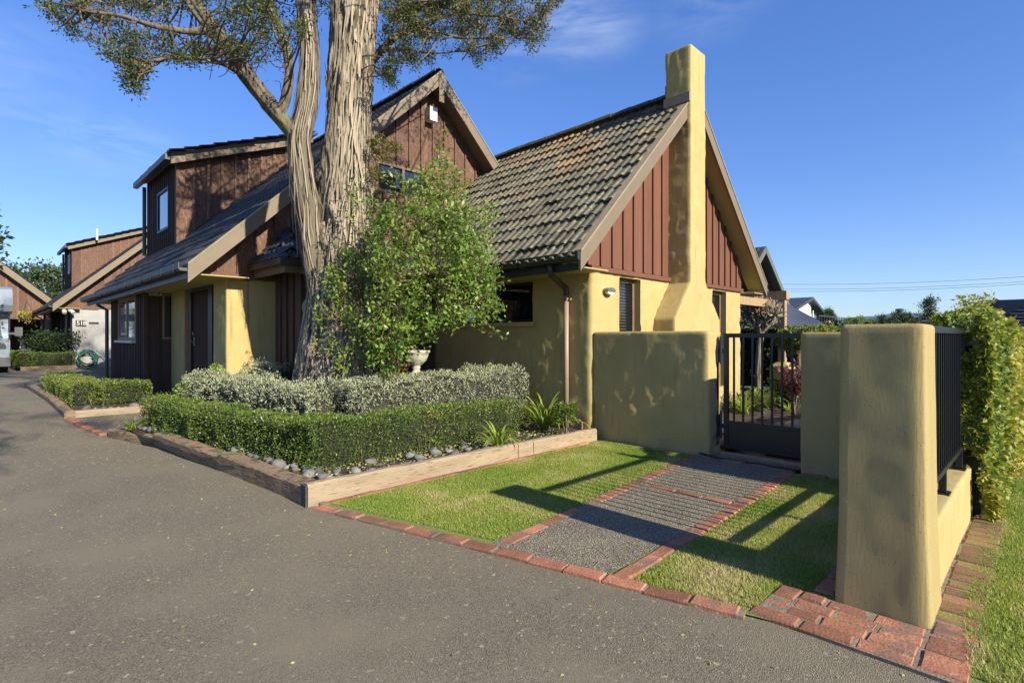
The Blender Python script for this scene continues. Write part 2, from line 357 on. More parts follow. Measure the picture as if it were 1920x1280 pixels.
# ------------------------------------------------------------------ stucco solids (rounded, hand-trowelled)
def loft(levels, rc=.03, step=.035, amp=.004, fr=7., seed=0, big=.006, fine=0.):
    """levels: (z, x0, x1, y0, y1) stacked; rounded-rectangle rings; returns V, F (quads)"""
    lv = []
    for a, b in zip(levels[:-1], levels[1:]):
        k = max(1, int(round(max(abs(b[0] - a[0]), .001) / step)))
        for i in range(k): t = i / k; lv.append(tuple(a[j] + (b[j] - a[j]) * t for j in range(5)))
    lv.append(levels[-1]); tp = levels[-1]
    for d, h in ((.35, .08), (.65, .25), (.88, .55), (1, 1)):          # rounded top edge
        pass
    top = []
    for an in (25, 50, 75, 90):
        a = math.radians(an); q = rc * (1 - math.cos(a)); top.append((tp[0] + rc * math.sin(a), tp[1] + q, tp[2] - q, tp[3] + q, tp[4] - q))
    lv += top; t2 = top[-1]
    for k in (.3, .6, .9, .999):
        cx, cy = (t2[1] + t2[2]) / 2, (t2[3] + t2[4]) / 2; g = 1 - k
        lv.append((t2[0] + .001, cx - (cx - t2[1]) * g, cx + (t2[2] - cx) * g, cy - (cy - t2[3]) * g, cy + (t2[4] - cy) * g))
    w, d = max(l[2] - l[1] for l in levels), max(l[4] - l[3] for l in levels)
    nx, ny = max(2, int(w / step)), max(2, int(d / step)); par = []
    for side, n in enumerate((nx, ny, nx, ny)):
        for i in range(n): par.append((side, i / n))
        for k in (.33, .66): par.append((side + .5, k))
    V = []
    for z, x0, x1, y0, y1 in lv:
        r = min(rc, (x1 - x0) / 2.2, (y1 - y0) / 2.2); c = [(x0, y0), (x1, y0), (x1, y1), (x0, y1)]; dr = [(1, 0), (0, 1), (-1, 0), (0, -1)]
        for s_, t in par:
            i = int(s_); ln = (x1 - x0) if i % 2 == 0 else (y1 - y0)
            if s_ == i:
                a = r + (ln - 2 * r) * t / (1 - 1 / (nx if i % 2 == 0 else ny)) if False else r + (ln - 2 * r) * t
                V.append((c[i][0] + dr[i][0] * a, c[i][1] + dr[i][1] * a, z))
            else:
                j = (i + 1) % 4; ctr = (c[j][0] - dr[i][0] * r + dr[j][0] * r, c[j][1] - dr[i][1] * r + dr[j][1] * r); an = t * math.pi / 2
                V.append((ctr[0] - dr[j][0] * r * math.cos(an) + dr[i][0] * r * math.sin(an), ctr[1] - dr[j][1] * r * math.cos(an) + dr[i][1] * r * math.sin(an), z))
    V = np.array(V); n = len(par); m = len(lv)
    F = [(i * n + k, i * n + (k + 1) % n, (i + 1) * n + (k + 1) % n, (i + 1) * n + k) for i in range(m - 1) for k in range(n)]
    cen = V.reshape(m, n, 3).mean(1, keepdims=True); N = V.reshape(m, n, 3) - cen; N[..., 2] = 0; N = unit(N.reshape(-1, 3))
    q = V + seed * 11.7
    disp = amp * fbm(q * fr, 3) + big * fbm(q * np.array([2.1, 2.1, 1.6]) + 5, 2)
    rid = np.abs(fbm(q * np.array([3.2, 3.2, 2.2]) + 31, 2)); disp += amp * 1.2 * (1 - np.clip(rid * 3, 0, 1))
    if fine: disp += trowel(q, fine)
    return V + N * disp[:, None], np.array(F)
def trowel(q, a):
    """hand-trowelled ridges and dabs, rough in patches"""
    m = np.clip(fbm(q * np.array([2.4, 2.4, 1.7]) + 3, 2) * 1.6 + .55, .12, 1)
    return a * m * (fbm(q * np.array([9, 9, 6.5]) + 1, 3) + .5 * (1 - np.abs(fbm(q * np.array([5, 5, 3.5]) + 50, 2)) * 2))
def stucco_block(name, levels, parent=None, org=(0, 0, 0), m='stucco', **kw):
    tags = {k: kw.pop(k) for k in ('label', 'cat', 'group', 'kind') if k in kw}
    V, F = loft(levels, **kw); return npmesh(name, V, F, m, parent, org, smooth=True, **tags)
def wrapwall(name, path, z0, z1, holes, parent, m='stucco', step=.05, amp=.004, depth=.14, seed=3, fine=0.):
    """stucco skin along a polyline (house coordinates) with window holes (s0, s1, za, zb) and their reveals"""
    P = np.array(path, float); sg = np.linalg.norm(np.diff(P, axis=0), axis=1); S = np.concatenate([[0], np.cumsum(sg)])
    ss = set(np.round(S, 4)); zz = {z0, z1}
    for h in holes: ss |= {round(h[0], 4), round(h[1], 4)}; zz |= {h[2], h[3]}
    def fill(a):
        a = sorted(a); o = []
        for p, q in zip(a[:-1], a[1:]):
            if q - p < 1e-3: continue
            k = max(1, int(math.ceil((q - p) / step))); o += [p + (q - p) * i / k for i in range(k)]
        return np.array(o + [a[-1]])
    s, z = fill(ss), fill(zz)
    X = np.stack([np.interp(s, S, P[:, 0]), np.interp(s, S, P[:, 1])], 1); T = np.gradient(X, axis=0); T /= np.linalg.norm(T, axis=1)[:, None]
    N = np.stack([T[:, 1], -T[:, 0]], 1)                                   # outward is to the right of travel
    V = np.array([(X[i, 0], X[i, 1], zk) for i in range(len(s)) for zk in z]); NN = np.array([(N[i, 0], N[i, 1], 0) for i in range(len(s)) for _ in z])
    d = amp * fbm(V * 7 + seed, 3) + amp * 1.6 * fbm(V * 2.2 + seed + 9, 2)
    rid = np.abs(fbm(V * np.array([3, 3, 2.]) + 31 + seed, 2)); d += amp * 1.6 * (1 - np.clip(rid * 3, 0, 1))
    if fine: d = d + trowel(V, fine) * (np.clip(1.9 - V[:, 1], .1, 1))
    V = V + NN * d[:, None]; nz_ = len(z); F = []
    for i in range(len(s) - 1):
        for k in range(nz_ - 1):
            sm, zm = (s[i] + s[i + 1]) / 2, (z[k] + z[k + 1]) / 2
            if any(h[0] < sm < h[1] and h[2] < zm < h[3] for h in holes): continue
            F.append((i * nz_ + k, (i + 1) * nz_ + k, (i + 1) * nz_ + k + 1, i * nz_ + k + 1))
    V = list(map(tuple, V))
    for h in holes:
        def pt(sv, dd):
            i = int(np.argmin(abs(s - sv))); return X[i] - N[i] * dd
        for (a, b) in (((h[0], h[2]), (h[0], h[3])), ((h[0], h[3]), (h[1], h[3])), ((h[1], h[3]), (h[1], h[2])), ((h[1], h[2]), (h[0], h[2]))):
            k = len(V)
            for (sv, zv), dd in ((a, -.004), (b, -.004), (b, depth), (a, depth)): q = pt(sv, dd); V.append((q[0], q[1], zv))
            F.append((k, k + 1, k + 2, k + 3))
    return npmesh(name, np.array(V), np.array(F), m, parent, smooth=True)

# ================================================================== THE GROUND
def sheet(name, poly_u, m, dz=0., **tags):
    """strip sheet that follows the ground: poly_u = [(u, v_left, v_right)]"""
    us = [p[0] for p in poly_u]; uu = set(us)
    for a, b in zip(us[:-1], us[1:]):
        lo, hi = max(a, 2), min(b, 9)
        if hi > lo: uu |= set(np.arange(lo, hi, .4))
    uu = np.array(sorted(uu)); vl = np.interp(uu, us, [p[1] for p in poly_u]); vr = np.interp(uu, us, [p[2] for p in poly_u]); z = gzu(uu) + dz
    V = np.concatenate([np.stack([vl, uu, z], 1), np.stack([vr, uu, z], 1)]); n = len(uu)
    F = np.array([(i, n + i, n + i + 1, i + 1) for i in range(n - 1)]); return npmesh(name, V, F, m, **tags)
def flat(name, pts, m, z, **tags):
    return M().add([(p[0], p[1], z + float(gzu(p[1]))) for p in pts], [tuple(range(len(pts)))]).obj(name, m, **tags)
EDGE = [(-60, -3.14), (-4.2, -3.16), (-3.7, -3.20), (-1.94, -3.57), (-.25, -4.0), (-.1, -4.06), (2.8, -4.25), (4.4, -4.76), (6.15, -5.04), (9.2, -5.12), (12.6, -5.2), (12.8, -3.3), (20.5, -3.3), (20.7, -5.0), (44, -5.0)]
def edge(u): return float(np.interp(u, [e[0] for e in EDGE], [e[1] for e in EDGE]))
sheet('ground', [(-6000, -6000, 6000), (6000, -6000, 6000)], 'field', -.06, kind='structure')
drive = sheet('driveway', [(u, -8.6 if u > -5.2 else -60, v) for u, v in EDGE], 'asphalt', 0, kind='structure')
# lawns' turf, the exposed-aggregate path, the planting bed
flat('lawn', [(-4.02, -.2), (-.02, -.2), (-.02, -1.66), (-3.6, -1.96)], 'turf', .012, kind='structure')
flat('lawn', [(-3.5, -2.62), (-.1, -2.55), (-.1, -3.98), (-3.0, -3.98), (-3.22, -3.7)], 'turf', .012, kind='structure')
flat('lawn', [(-3.2, -4.255), (60, -4.255), (60, -30), (-3.2, -30)], 'turf', .010, kind='structure')
flat('path', [(-3.6, -1.83), (.4, -1.5), (.4, -2.62), (-3.48, -2.66)], 'aggregate', .018, kind='structure')
flat('garden_ground', [(.3, .0), (30, .0), (30, -4.2), (.3, -4.2)], 'soil', -.02, kind='structure')
flat('entrance_path', [(-4.82, 4.62), (-3.2, 4.62), (-3.2, 6.1), (-5.02, 6.1)], 'aggregate', .012, kind='structure')
def soil(name, pts, h, n=40):
    """planting bed: an uneven heap of soil"""
    P = np.array(pts); a, b = np.meshgrid(np.linspace(0, 1, n), np.linspace(0, 1, n), indexing='ij')
    q = (P[0] * ((1-a)*(1-b))[..., None] + P[1] * (a*(1-b))[..., None] + P[2] * (a*b)[..., None] + P[3] * ((1-a)*b)[..., None]).reshape(-1, 2)
    z = gzu(q[:, 1]) + h + .022 * fbm(np.c_[q * 5, q[:, :1] * 0], 3); V = np.c_[q, z]
    F = np.array([(i * n + k, (i + 1) * n + k, (i + 1) * n + k + 1, i * n + k + 1) for i in range(n - 1) for k in range(n - 1)])
    return npmesh(name, V, F, 'soil', smooth=True, kind='structure')
soil('planting_bed', [(-4.0, -.07), (-.0, -.07), (-.0, 4.5), (-4.62, 4.5)], .105, 70)
soil('planting_bed', [(-4.92, 6.28), (-3.62, 6.28), (-3.62, 12.5), (-5.1, 12.5)], .05, 30)
soil('planting_bed', [(.36, -.03), (7, -.03), (7, -.75), (.36, -1.2)], .03, 20)
# far hills: a real ridge kilometres away
hv, hf = [], []
for k in range(181):
    an = math.radians(-20 + k * 220 / 180); r0 = 4200; zz = 176 + 22 * math.sin(k * .37) + 15 * math.sin(k * .93 + 1) + 9 * math.sin(k * 2.1)
    hv += [(r0 * math.cos(an), r0 * math.sin(an), -20), ((r0 + 700) * math.cos(an), (r0 + 700) * math.sin(an), zz), ((r0 + 1900) * math.cos(an), (r0 + 1900) * math.sin(an), -20)]
for k in range(180): hf += [(3*k+3, 3*k, 3*k+1, 3*k+4), (3*k+4, 3*k+1, 3*k+2, 3*k+5)]
M().add([toH(*p) for p in hv], hf).obj('hills', 'hill', smooth=True, kind='structure')

# ------------------------------------------------------------------ bricks
def brick_mesh(l, w, h, seed):
    r = random.Random(seed); c = .009; m = M()
    def ring(i, z, j): return [(x * (l / 2 - i) + r.uniform(-j, j), y * (w / 2 - i) + r.uniform(-j, j), z + r.uniform(-j, j) * .6) for x, y in ((-1, -1), (0, -1), (1, -1), (1, 1), (0, 1), (-1, 1))]
    vv = ring(0, 0, .002) + ring(0, h - c, .003) + ring(c, h, .003)
    ff = [(a * 6 + k, a * 6 + (k + 1) % 6, (a + 1) * 6 + (k + 1) % 6, (a + 1) * 6 + k) for a in (0, 1) for k in range(6)] + [(12, 13, 16, 17), (13, 14, 15, 16)]
    m.add(vv, ff); me = m.mesh('brick'); return me
BR = {}
def brick_meshes(key, l, w, h, m='brick'):
    if key not in BR:
        BR[key] = [brick_mesh(l, w, h, 31 * i + len(BR)) for i in range(5)]
        for me in BR[key]: me.materials.append(MT[m])
    return BR[key]
def brick_row(parent, p0, p1, key, l, w=.11, h=.05, z=.0, gap=.008, jit=.006, m='brick'):
    p0, p1 = np.array(p0, float), np.array(p1, float); d = p1 - p0; ln = np.linalg.norm(d); d /= ln
    n = max(1, int(round(ln / (l + gap)))); st = ln / n; ang = math.atan2(d[1], d[0]); ms = brick_meshes(key, l, w, h, m)
    for i in range(n):
        q = p0 + d * st * (i + .5) + rng.normal(0, jit * .5, 2)
        inst('brick', ms[rng.integers(5)], parent, (q[0], q[1], z - .024 + float(gzu(q[1])) + rng.normal(0, .003)),
             (rng.normal(0, .012), rng.normal(0, .010), ang + rng.normal(0, .012)), (st / (l + gap) * rng.uniform(.975, 1), 1, 1))
def edging(name, segs):
    m = M()
    for p0, p1, w in segs:
        p0, p1 = np.array(p0, float), np.array(p1, float); d = p1 - p0; d /= np.linalg.norm(d); nn = np.array([-d[1], d[0]]) * w / 2
        k = max(1, int(np.linalg.norm(p1 - p0) / .5))
        for i in range(k):
            a, b = p0 + (p1 - p0) * i / k, p0 + (p1 - p0) * (i + 1) / k
            q = [a - nn, b - nn, b + nn, a + nn]; n0 = len(m.v)
            m.add([(x, y, float(gzu(y)) - .03) for x, y in q] + [(x, y, float(gzu(y)) + .016) for x, y in q], [(4, 5, 6, 7), (0, 1, 5, 4), (1, 2, 6, 5), (2, 3, 7, 6), (3, 0, 4, 7)])
    return m.obj(name, 'mortar', kind='structure')
e1 = edging('brick_edging', [((-4.03, -.30), (-3.62, -1.98), .085), ((-3.61, -2.0), (-3.30, -3.40), .085), ((-4.0, -.195), (-.12, -.195), .075)])
brick_row(e1, (-4.04, -.24), (-3.62, -1.93), 's', .23, .10, .048); brick_row(e1, (-3.62, -1.94), (-3.30, -3.38), 's', .23, .10, .048)
brick_row(e1, (-3.93, -.205), (-.1, -.195), 't', .23, .075, .046)
e2 = edging('brick_edging', [((-3.52, -1.885), (-.06, -1.56), .09), ((-3.45, -2.73), (-.2, -2.62), .09), ((-1.62, -1.8), (-1.58, -2.62), .09)])
brick_row(e2, (-3.52, -1.885), (-2.36, -1.776), 's', .23, .10, .048); brick_row(e2, (-2.35, -1.775), (-.08, -1.562), 'h', .075, .11, .046)
brick_row(e2, (-3.43, -2.73), (-2.52, -2.70), 's', .23, .10, .048); brick_row(e2, (-2.5, -2.70), (-.18, -2.62), 'h', .075, .115, .046)
brick_row(e2, (-1.61, -1.87), (-1.57, -2.6), 's', .23, .085, .047)
brick_row(e2, (-.06, -1.62), (-.06, -2.62), 's', .23, .085, .045, z=-.002)
# apron in front of the tall pillar and the mossy course along the plinth
e3 = edging('brick_apron', [((-3.05, -3.42), (-3.05, -4.255), .42), ((-2.835, -4.145), (-.4, -4.145), .22)])
for i, vv_ in enumerate((-2.893, -2.999, -3.105)):
    o_ = (.0, .13, .06)[i]; brick_row(e3, (vv_, -3.535), (vv_, -3.535 - .12 - o_ * .5), 'a%d' % i, .11 + o_ * .5, .099, .046, jit=.003); brick_row(e3, (vv_, -3.66 - o_ * .5), (vv_, -4.075), 'a', .215, .099, .046, jit=.003)
brick_row(e3, (-3.215, -3.40), (-3.20, -4.08), 'a', .215, .105, .044, jit=.003)
brick_row(e3, (-3.15, -3.475), (-2.83, -3.475), 'b', .155, .105, .046, jit=.003)
brick_row(e3, (-2.80, -3.615), (-1.9, -3.615), 's', .23, .09, .045)
brick_row(e3, (-3.24, -4.168), (-2.70, -4.165), 'w', .17, .165, .046, jit=.004); brick_row(e3, (-2.70, -4.16), (-.5, -4.15), 'wm', .115, .175, .046, m='brick_mossy', jit=.004)
brick_row(e3, (-3.22, -4.30), (-3.20, -6.0), 's', .23, .10, .046)
e4 = edging('brick_edging', [((-4.80, 4.58), (-5.04, 6.14), .09)])
brick_row(e4, (-4.80, 4.58), (-5.04, 6.14), 's', .23, .10, .046)
e5 = edging('brick_edging', [((-.06, -2.7), (-.06, -3.6), .09), ((-.07, -.25), (-.07, -1.5), .06)])
brick_row(e5, (-.12, -2.72), (-.12, -3.6), 's', .23, .085, .046)

# ================================================================== THE HOUSES
# roof tile: two-roll concrete tile
def tile_geo(w=.30, l=.36, up=.034):
    pr = [(0, .004), (.022, .004), (.040, .028), (.082, .028), (.100, .004), (.172, .004), (.190, .028), (.232, .028), (.250, .004), (.30, .004)]
    pr = [(x * w / .30, h) for x, h in pr]; n = len(pr); V = []
    for x, h in pr: V.append((x, 0, h + up - .024))
    for x, h in pr: V.append((x, 0, h + up))
    for x, h in pr: V.append((x, l, h))
    F = [(k, k + 1, n + k + 1, n + k) for k in range(n - 1)] + [(n + k, n + k + 1, 2 * n + k + 1, 2 * n + k) for k in range(n - 1)]
    F += [(0, n, 2 * n, 2 * n), ][:0]
    return np.array(V), np.array(F)
TV, TF = tile_geo()
TILE = bpy.data.meshes.new('tile'); TILE.from_pydata([tuple(p) for p in TV], [], [tuple(f) for f in TF]); TILE.update(); TILE.materials.append(MT['tile'])
def slope_frame(e1, e2):
    e1 = np.array(e1, float); e2 = np.array(e2, float); e2 /= np.linalg.norm(e2); e3 = np.cross(e1, e2); return np.stack([e1, e2, e3], 1)
def tiles(parent, P0, e1, e2, cols, rows, exp=.32, w=.30, keep=None, single=False, m='tile_dark', name='tiles'):
    Fm = slope_frame(e1, e2); P0 = np.array(P0, float); eul = Matrix(Fm.tolist()).to_euler(); VV = []; FF = []; o = 0; cnt = 0
    for r in range(rows):
        for c in range(cols):
            q = P0 + Fm[:, 0] * w * c + Fm[:, 1] * exp * r
            if keep and not keep(q + Fm[:, 0] * w / 2 + Fm[:, 1] * .16): continue
            jj = rng.normal(0, .005)
            if single and cnt < 300:
                inst('tile', TILE, parent, q + Fm[:, 2] * jj, (eul[0] + rng.normal(0, .011), eul[1] + rng.normal(0, .011), eul[2] + rng.normal(0, .006))); cnt += 1
            else:
                VV.append((TV + np.array([0, 0, jj])) @ Fm.T + q); FF.append(TF + o); o += len(TV)
    if VV: npmesh(name, np.concatenate(VV), np.concatenate(FF), m, parent, kind='stuff')
def ridge_caps(parent, p0, p1, m='moss', r=.13, l=.38, name='ridge_tile'):
    p0, p1 = np.array(p0, float), np.array(p1, float); ln = np.linalg.norm(p1 - p0); n = int(ln / l); d = (p1 - p0) / ln
    mm = M(); N = 7; vv = []
    for y, rr in ((0, r), (l + .04, r * .93)):
        for k in range(N): an = math.pi * (k / (N - 1)); vv.append((rr * math.cos(an), y, rr * .8 * math.sin(an) - .05))
    for k in range(N): an = math.pi * (k / (N - 1)); vv.append(((r - .022) * math.cos(an), 0, (r - .022) * .8 * math.sin(an) - .05))
    ff = [(k, k + 1, N + k + 1, N + k) for k in range(N - 1)] + [(2 * N + k, 2 * N + k + 1, k + 1, k) for k in range(N - 1)]
    me = mm.add(vv, ff).mesh('ridge_tile', smooth=False); me.materials.append(MT[m]); ang = math.atan2(d[1], d[0]) - math.pi / 2
    for i in range(n): inst(name, me, parent, p0 + d * (ln / n) * i + np.array([0, 0, rng.normal(0, .004)]), (rng.normal(0, .01), 0, ang))
def clad(parent, axis, c, a0, a1, zlo, zhi, out, sp=.28, bw=.045, m='board_red', t=.02, name='board', holes=()):
    """vertical boards with cover battens on the plane axis=c, along a0..a1, between zlo(a) and zhi(a); out = outward sign"""
    flo = zlo if callable(zlo) else (lambda a: zlo); fhi = zhi if callable(zhi) else (lambda a: zhi)
    n = max(1, int(round((a1 - a0) / sp))); st = (a1 - a0) / n
    def poly(x0, x1, lo=None, hi=None):
        xs = np.linspace(x0, x1, 4); bot = [(x, max(flo(x), lo if lo is not None else -9)) for x in xs]; top = [(x, min(fhi(x), hi if hi is not None else 99)) for x in xs]
        good = [i for i in range(4) if top[i][1] > bot[i][1] + .004]
        if len(good) < 2: return None
        return [bot[i] for i in good] + [top[i] for i in good][::-1]
    def put(x0, x1, d0, d1, nm):
        segs = [(None, None)]
        for h in holes:
            if x1 > h[0] + .005 and x0 < h[1] - .005: segs = [(None, h[2]), (h[3], None)]
        for lo, hi in segs:
            if segs[0][1] is not None and hi is None and lo is None: continue
            p = poly(x0, x1, lo, hi)
            if p:
                ax = 1 if axis == 'u' else 0
                M().ext(p, ax, c + out * d0, c + out * d1).obj(nm, 'batten_brown' if nm == 'batten' and m == 'board_brown' and bw > .05 else m, parent)
    for i in range(n):
        x0, x1 = a0 + i * st, a0 + (i + 1) * st
        cuts = [x0] + [h[k] for h in holes for k in (0, 1) if x0 + .01 < h[k] < x1 - .01] + [x1]
        for p, q in zip(cuts[:-1], cuts[1:]): put(p + .002, q - .002, 0, t, name)
        if i: put(x0 - bw / 2, x0 + bw / 2, t + .001, t + .030, 'batten')
def window(parent, axis, c, a0, a1, z0, z1, out, m='frame_brown', fw=.05, mull=(), glassm='glass', blind=None, depth=.05, sill=None, name='window', interior=False):
    ax = 1 if axis == 'u' else 0
    def bx(mm, x0, x1, d0, d1, za, zb):
        if ax == 1: mm.box(x0, x1, c + out * d0, c + out * d1, za, zb)
        else: mm.box(c + out * d0, c + out * d1, x0, x1, za, zb)
    f = M(); bx(f, a0, a0 + fw, -depth, 0, z0, z1); bx(f, a1 - fw, a1, -depth, 0, z0, z1); bx(f, a0 + fw, a1 - fw, -depth, 0, z0, z0 + fw); bx(f, a0 + fw, a1 - fw, -depth, 0, z1 - fw, z1)
    for x in mull: bx(f, x - fw / 2, x + fw / 2, -depth + .002, -.002, z0 + fw, z1 - fw)
    w = f.obj(name, m, parent); xs = [a0 + fw] + [y for x in mull for y in (x - fw / 2, x + fw / 2)] + [a1 - fw]
    for p, q in zip(xs[::2], xs[1::2]):
        g = M(); bx(g, p, q, -depth * .7, -depth * .55, z0 + fw, z1 - fw); g.obj('pane', glassm, w)
    if blind:
        b = M(); z = z0 + fw + .02
        while z < z1 - fw - .02:
            p, q = a0 + fw + .01, a1 - fw - .01; d0, d1 = -depth - .035, -depth - .060
            if ax == 1: b.add([(p, c + out * d0, z), (q, c + out * d0, z), (q, c + out * d1, z + .014), (p, c + out * d1, z + .014)], [(0, 1, 2, 3)])
            else: b.add([(c + out * d0, p, z), (c + out * d0, q, z), (c + out * d1, q, z + .014), (c + out * d1, p, z + .014)], [(0, 1, 2, 3)])
            z += blind
        b.obj('blind', 'blind', w)
    if interior or blind:
        b = M(); bx(b, a0 - .0, a1 + .0, -depth - .32, -depth - .30, z0, z1); b.obj('interior', 'interior', w)
    if sill:
        s_ = M(); bx(s_, a0 - .03, a1 + .03, -.02, .07, z0 - .055, z0 - .003); s_.obj('sill', sill, w)
    return w
def barge(parent, u, v0, z0, v1, z1, h=.24, t=.035, m='barge', name='barge_board', cap=True):
    b = M().ext([(v0, z0 - h), (v1, z1 - h), (v1, z1), (v0, z0)], 1, u - t, u).obj(name, m, parent)
    if cap: M().ext([(v0, z0 + .002), (v1, z1 + .002), (v1, z1 + .028), (v0, z0 + .028)], 1, u - t - .012, u + .075).obj('verge_capping', 'barge_cap', b)
    return b

house = thing('house', 'stucco and brown timber house with tiled gable roofs and tall chimney', 'house', (0, 0, 0))
S = .9665; VR, ZR = 2.48, 5.5165
def wtop(v): return ZR - S * abs(v - VR)
# --- stucco skin of the wing, with rounded corner
rc = .07; arc = [(rc - rc * math.cos(a), rc - rc * math.sin(a)) for a in np.linspace(0, math.pi / 2, 6)]
path_ = [(0, 3.70)] + [(p[0], p[1]) for p in arc] + [(5.05, 0)]
L1 = 3.70 - rc; LA = sum(math.dist(arc[i], arc[i + 1]) for i in range(5)); S0 = L1 + LA - rc
lw = (3.70 - 2.95, 3.70 - 1.10, 1.63, 2.26)
wrapwall('wall', path_, -.05, 2.325, [lw, (S0 + .68, S0 + 1.25, .45, 2.285), (S0 + 3.74, S0 + 4.36, .45, 2.285)], house, step=.035, amp=.003, fine=.010)
m_ = M(); m_.box(4.7, 5.045, .05, 4.4, -.05, 2.30); m_.obj('end_wall', 'stucco', house)
window(house, 'v', .10, 1.105, 2.945, 1.635, 2.255, -1, 'frame_dark', .04, (2.02,), 'glass_clear', depth=.05, interior=True)
# things on the inside sill that can be seen through the pane
M().box(-.02 + .0, .098, 1.08, 2.97, 1.575, 1.628).box(-.06, -.021, 1.06, 2.99, 1.570, 1.632).obj('window_sill', 'soffit', house)
window(house, 'u', .10, .685, 1.245, .455, 2.28, -1, 'frame_brown', .055, (), 'glass_clear', blind=.045, depth=.06)
window(house, 'u', .10, 3.745, 4.355, .455, 2.28, -1, 'frame_brown', .055, (), 'glass_clear', blind=.045, depth=.06)
# --- gable cladding
cl = M().box(.02, 5.03, .012, .10, 2.33, 2.40).obj('cladding', 'board_red', house)
def wunder(v): return wtop(v) - .20
M().ext([(.02, 2.41), (5.03, 2.41), (5.03, wunder(5.03)), (VR, wunder(VR)), (.02, wunder(.02))], 1, .03, .09).obj('backing', 'board_red', cl)
clad(cl, 'u', .028, -.06, 2.20, 2.40, wunder, -1, .275, .05, 'board_red'); clad(cl, 'u', .028, 2.72, 5.12, 2.40, wunder, -1, .275, .05, 'board_red')
for a_, b_ in ((-.05, 2.185), (2.735, 5.10)): M().box(a_, b_, -.045, .01, 2.318, 2.385).obj('bottom_rail', 'board_red', cl)
# --- wing roof
UV0, UV1 = -.29, 4.5
rf = M().ext([(-.66, wtop(-.66) - .06), (VR, ZR - .06), (5.62, wtop(5.62) - .06), (5.62, wtop(5.62) - .12), (VR, ZR - .12), (-.66, wtop(-.66) - .12)], 1, UV0 + .06, UV1).obj('roof', 'tile_dark', house)
cA, sA = 1 / math.hypot(1, S), S / math.hypot(1, S)
tiles(rf, (-.70, UV1 + .02, wtop(-.70) - .050), (0, -1, 0), (cA, 0, sA), 16, 14, single=True, keep=lambda q: q[0] < VR - .02)
tiles(rf, (5.66, UV0 + .02, wtop(5.66) - .050), (0, 1, 0), (-cA, 0, sA), 16, 14, keep=lambda q: q[0] > VR + .02, m='tile')
ridge_caps(rf, (VR, .12, ZR + .035), (VR, 4.5, ZR + .035))
M().ext([(-.60, wtop(-.60) - .17), (VR, ZR - .17), (5.56, wtop(5.56) - .17), (5.56, wtop(5.56) - .19), (VR, ZR - .19), (-.60, wtop(-.60) - .19)], 1, UV0 + .02, .03).obj('verge_soffit', 'soffit', house)
barge(house, UV0, -.66, wtop(-.66) - .012, VR, ZR - .012); barge(house, UV0, 5.62, wtop(5.62) - .012, VR + .001, ZR - .012)
M().box(-.55, .0, -.28, 3.66, 2.285, 2.30).obj('eave_soffit', 'soffit', house)
M().box(5.06, 5.5, -.28, 4.4, 2.285, 2.30).obj('eave_soffit', 'soffit', house)
M().box(-.585, -.552, -.30, 3.7, 2.255, 2.40).obj('fascia', 'gutter', house)
GP = [(-.60, 2.41), (-.588, 2.37), (-.69, 2.37), (-.71, 2.40), (-.71, 2.475), (-.702, 2.475), (-.702, 2.41)]
g_ = M().ext([(-.587, 2.365), (-.69, 2.365), (-.715, 2.395), (-.715, 2.475), (-.703, 2.475), (-.703, 2.40), (-.60, 2.40), (-.60, 2.475), (-.587, 2.475)], 1, -.31, 3.72).obj('gutter', 'gutter', house)
M().ext([(-.587, 2.365), (-.69, 2.365), (-.715, 2.395), (-.715, 2.475), (-.587, 2.475)], 1, -.318, -.311).obj('end_cap', 'gutter', g_)
for uu_ in (-.05, .75, 1.5, 2.3): M().tube([(-.71, uu_, 2.47), (-.725, uu_, 2.42), (-.70, uu_ - .05, 2.35), (-.60, uu_ - .10, 2.345)], .006, 6).obj('gutter_bracket', 'gutter', g_)
pu = float(onV(1063, 560, -.05)[1]); pg = float(onV(1031, 500, -.64)[1])
dp = M().tube([(-.065, pu, 2.02), (-.065, pu, .03)], .037, 14).obj('downpipe', 'pipe_tan', house, smooth=True)
M().tube([(-.64, pg, 2.37), (-.64, pg, 2.27), (-.60, pg * .95 + pu * .05, 2.22), (-.14, pu, 2.13), (-.075, pu, 2.09), (-.065, pu, 2.03), (-.065, pu, 1.99)], .041, 14).obj('elbow', 'pipe_brown', dp, smooth=True)
for z_ in (1.93, .32): M().box(-.11, -.004, pu - .045, pu + .045, z_, z_ + .025).box(-.08, -.05, pu - .085, pu - .045, z_ - .0, z_ + .022).obj('clip', 'pipe_tan', dp)
sk = onV(1089, 797, 0); M().box(-.022, .0, sk[1] - .035, sk[1] + .035, sk[2] - .05, sk[2] + .05).obj('vent_cover', 'pipe_tan', house)
# --- wall light
lp = onU(1137, 547, 0); lt = M()
pts = [(lp[0] + .105 * math.cos(a) * (1 if abs(math.cos(a)) > .3 else 1), lp[2] + .055 * math.sin(a)) for a in np.linspace(0, 2 * math.pi, 22)[:-1]]
w_ = M().ext(pts, 1, -.03, .0).obj('wall_light', 'grey_plastic', house)
M().ext([(lp[0] + (p[0] - lp[0]) * .86, lp[2] + (p[1] - lp[2]) * .84) for p in pts], 1, -.085, -.031).obj('lens', 'lens', w_)
M().ext([(lp[0] + (p[0] - lp[0]) * .98, lp[2] + .052 + max(p[1] - lp[2] - .0, -.05) * .2 if False else lp[2] + max(p[1] - lp[2], -.004)) for p in pts], 1, -.095, -.029).obj('hood', 'grey_plastic', w_)
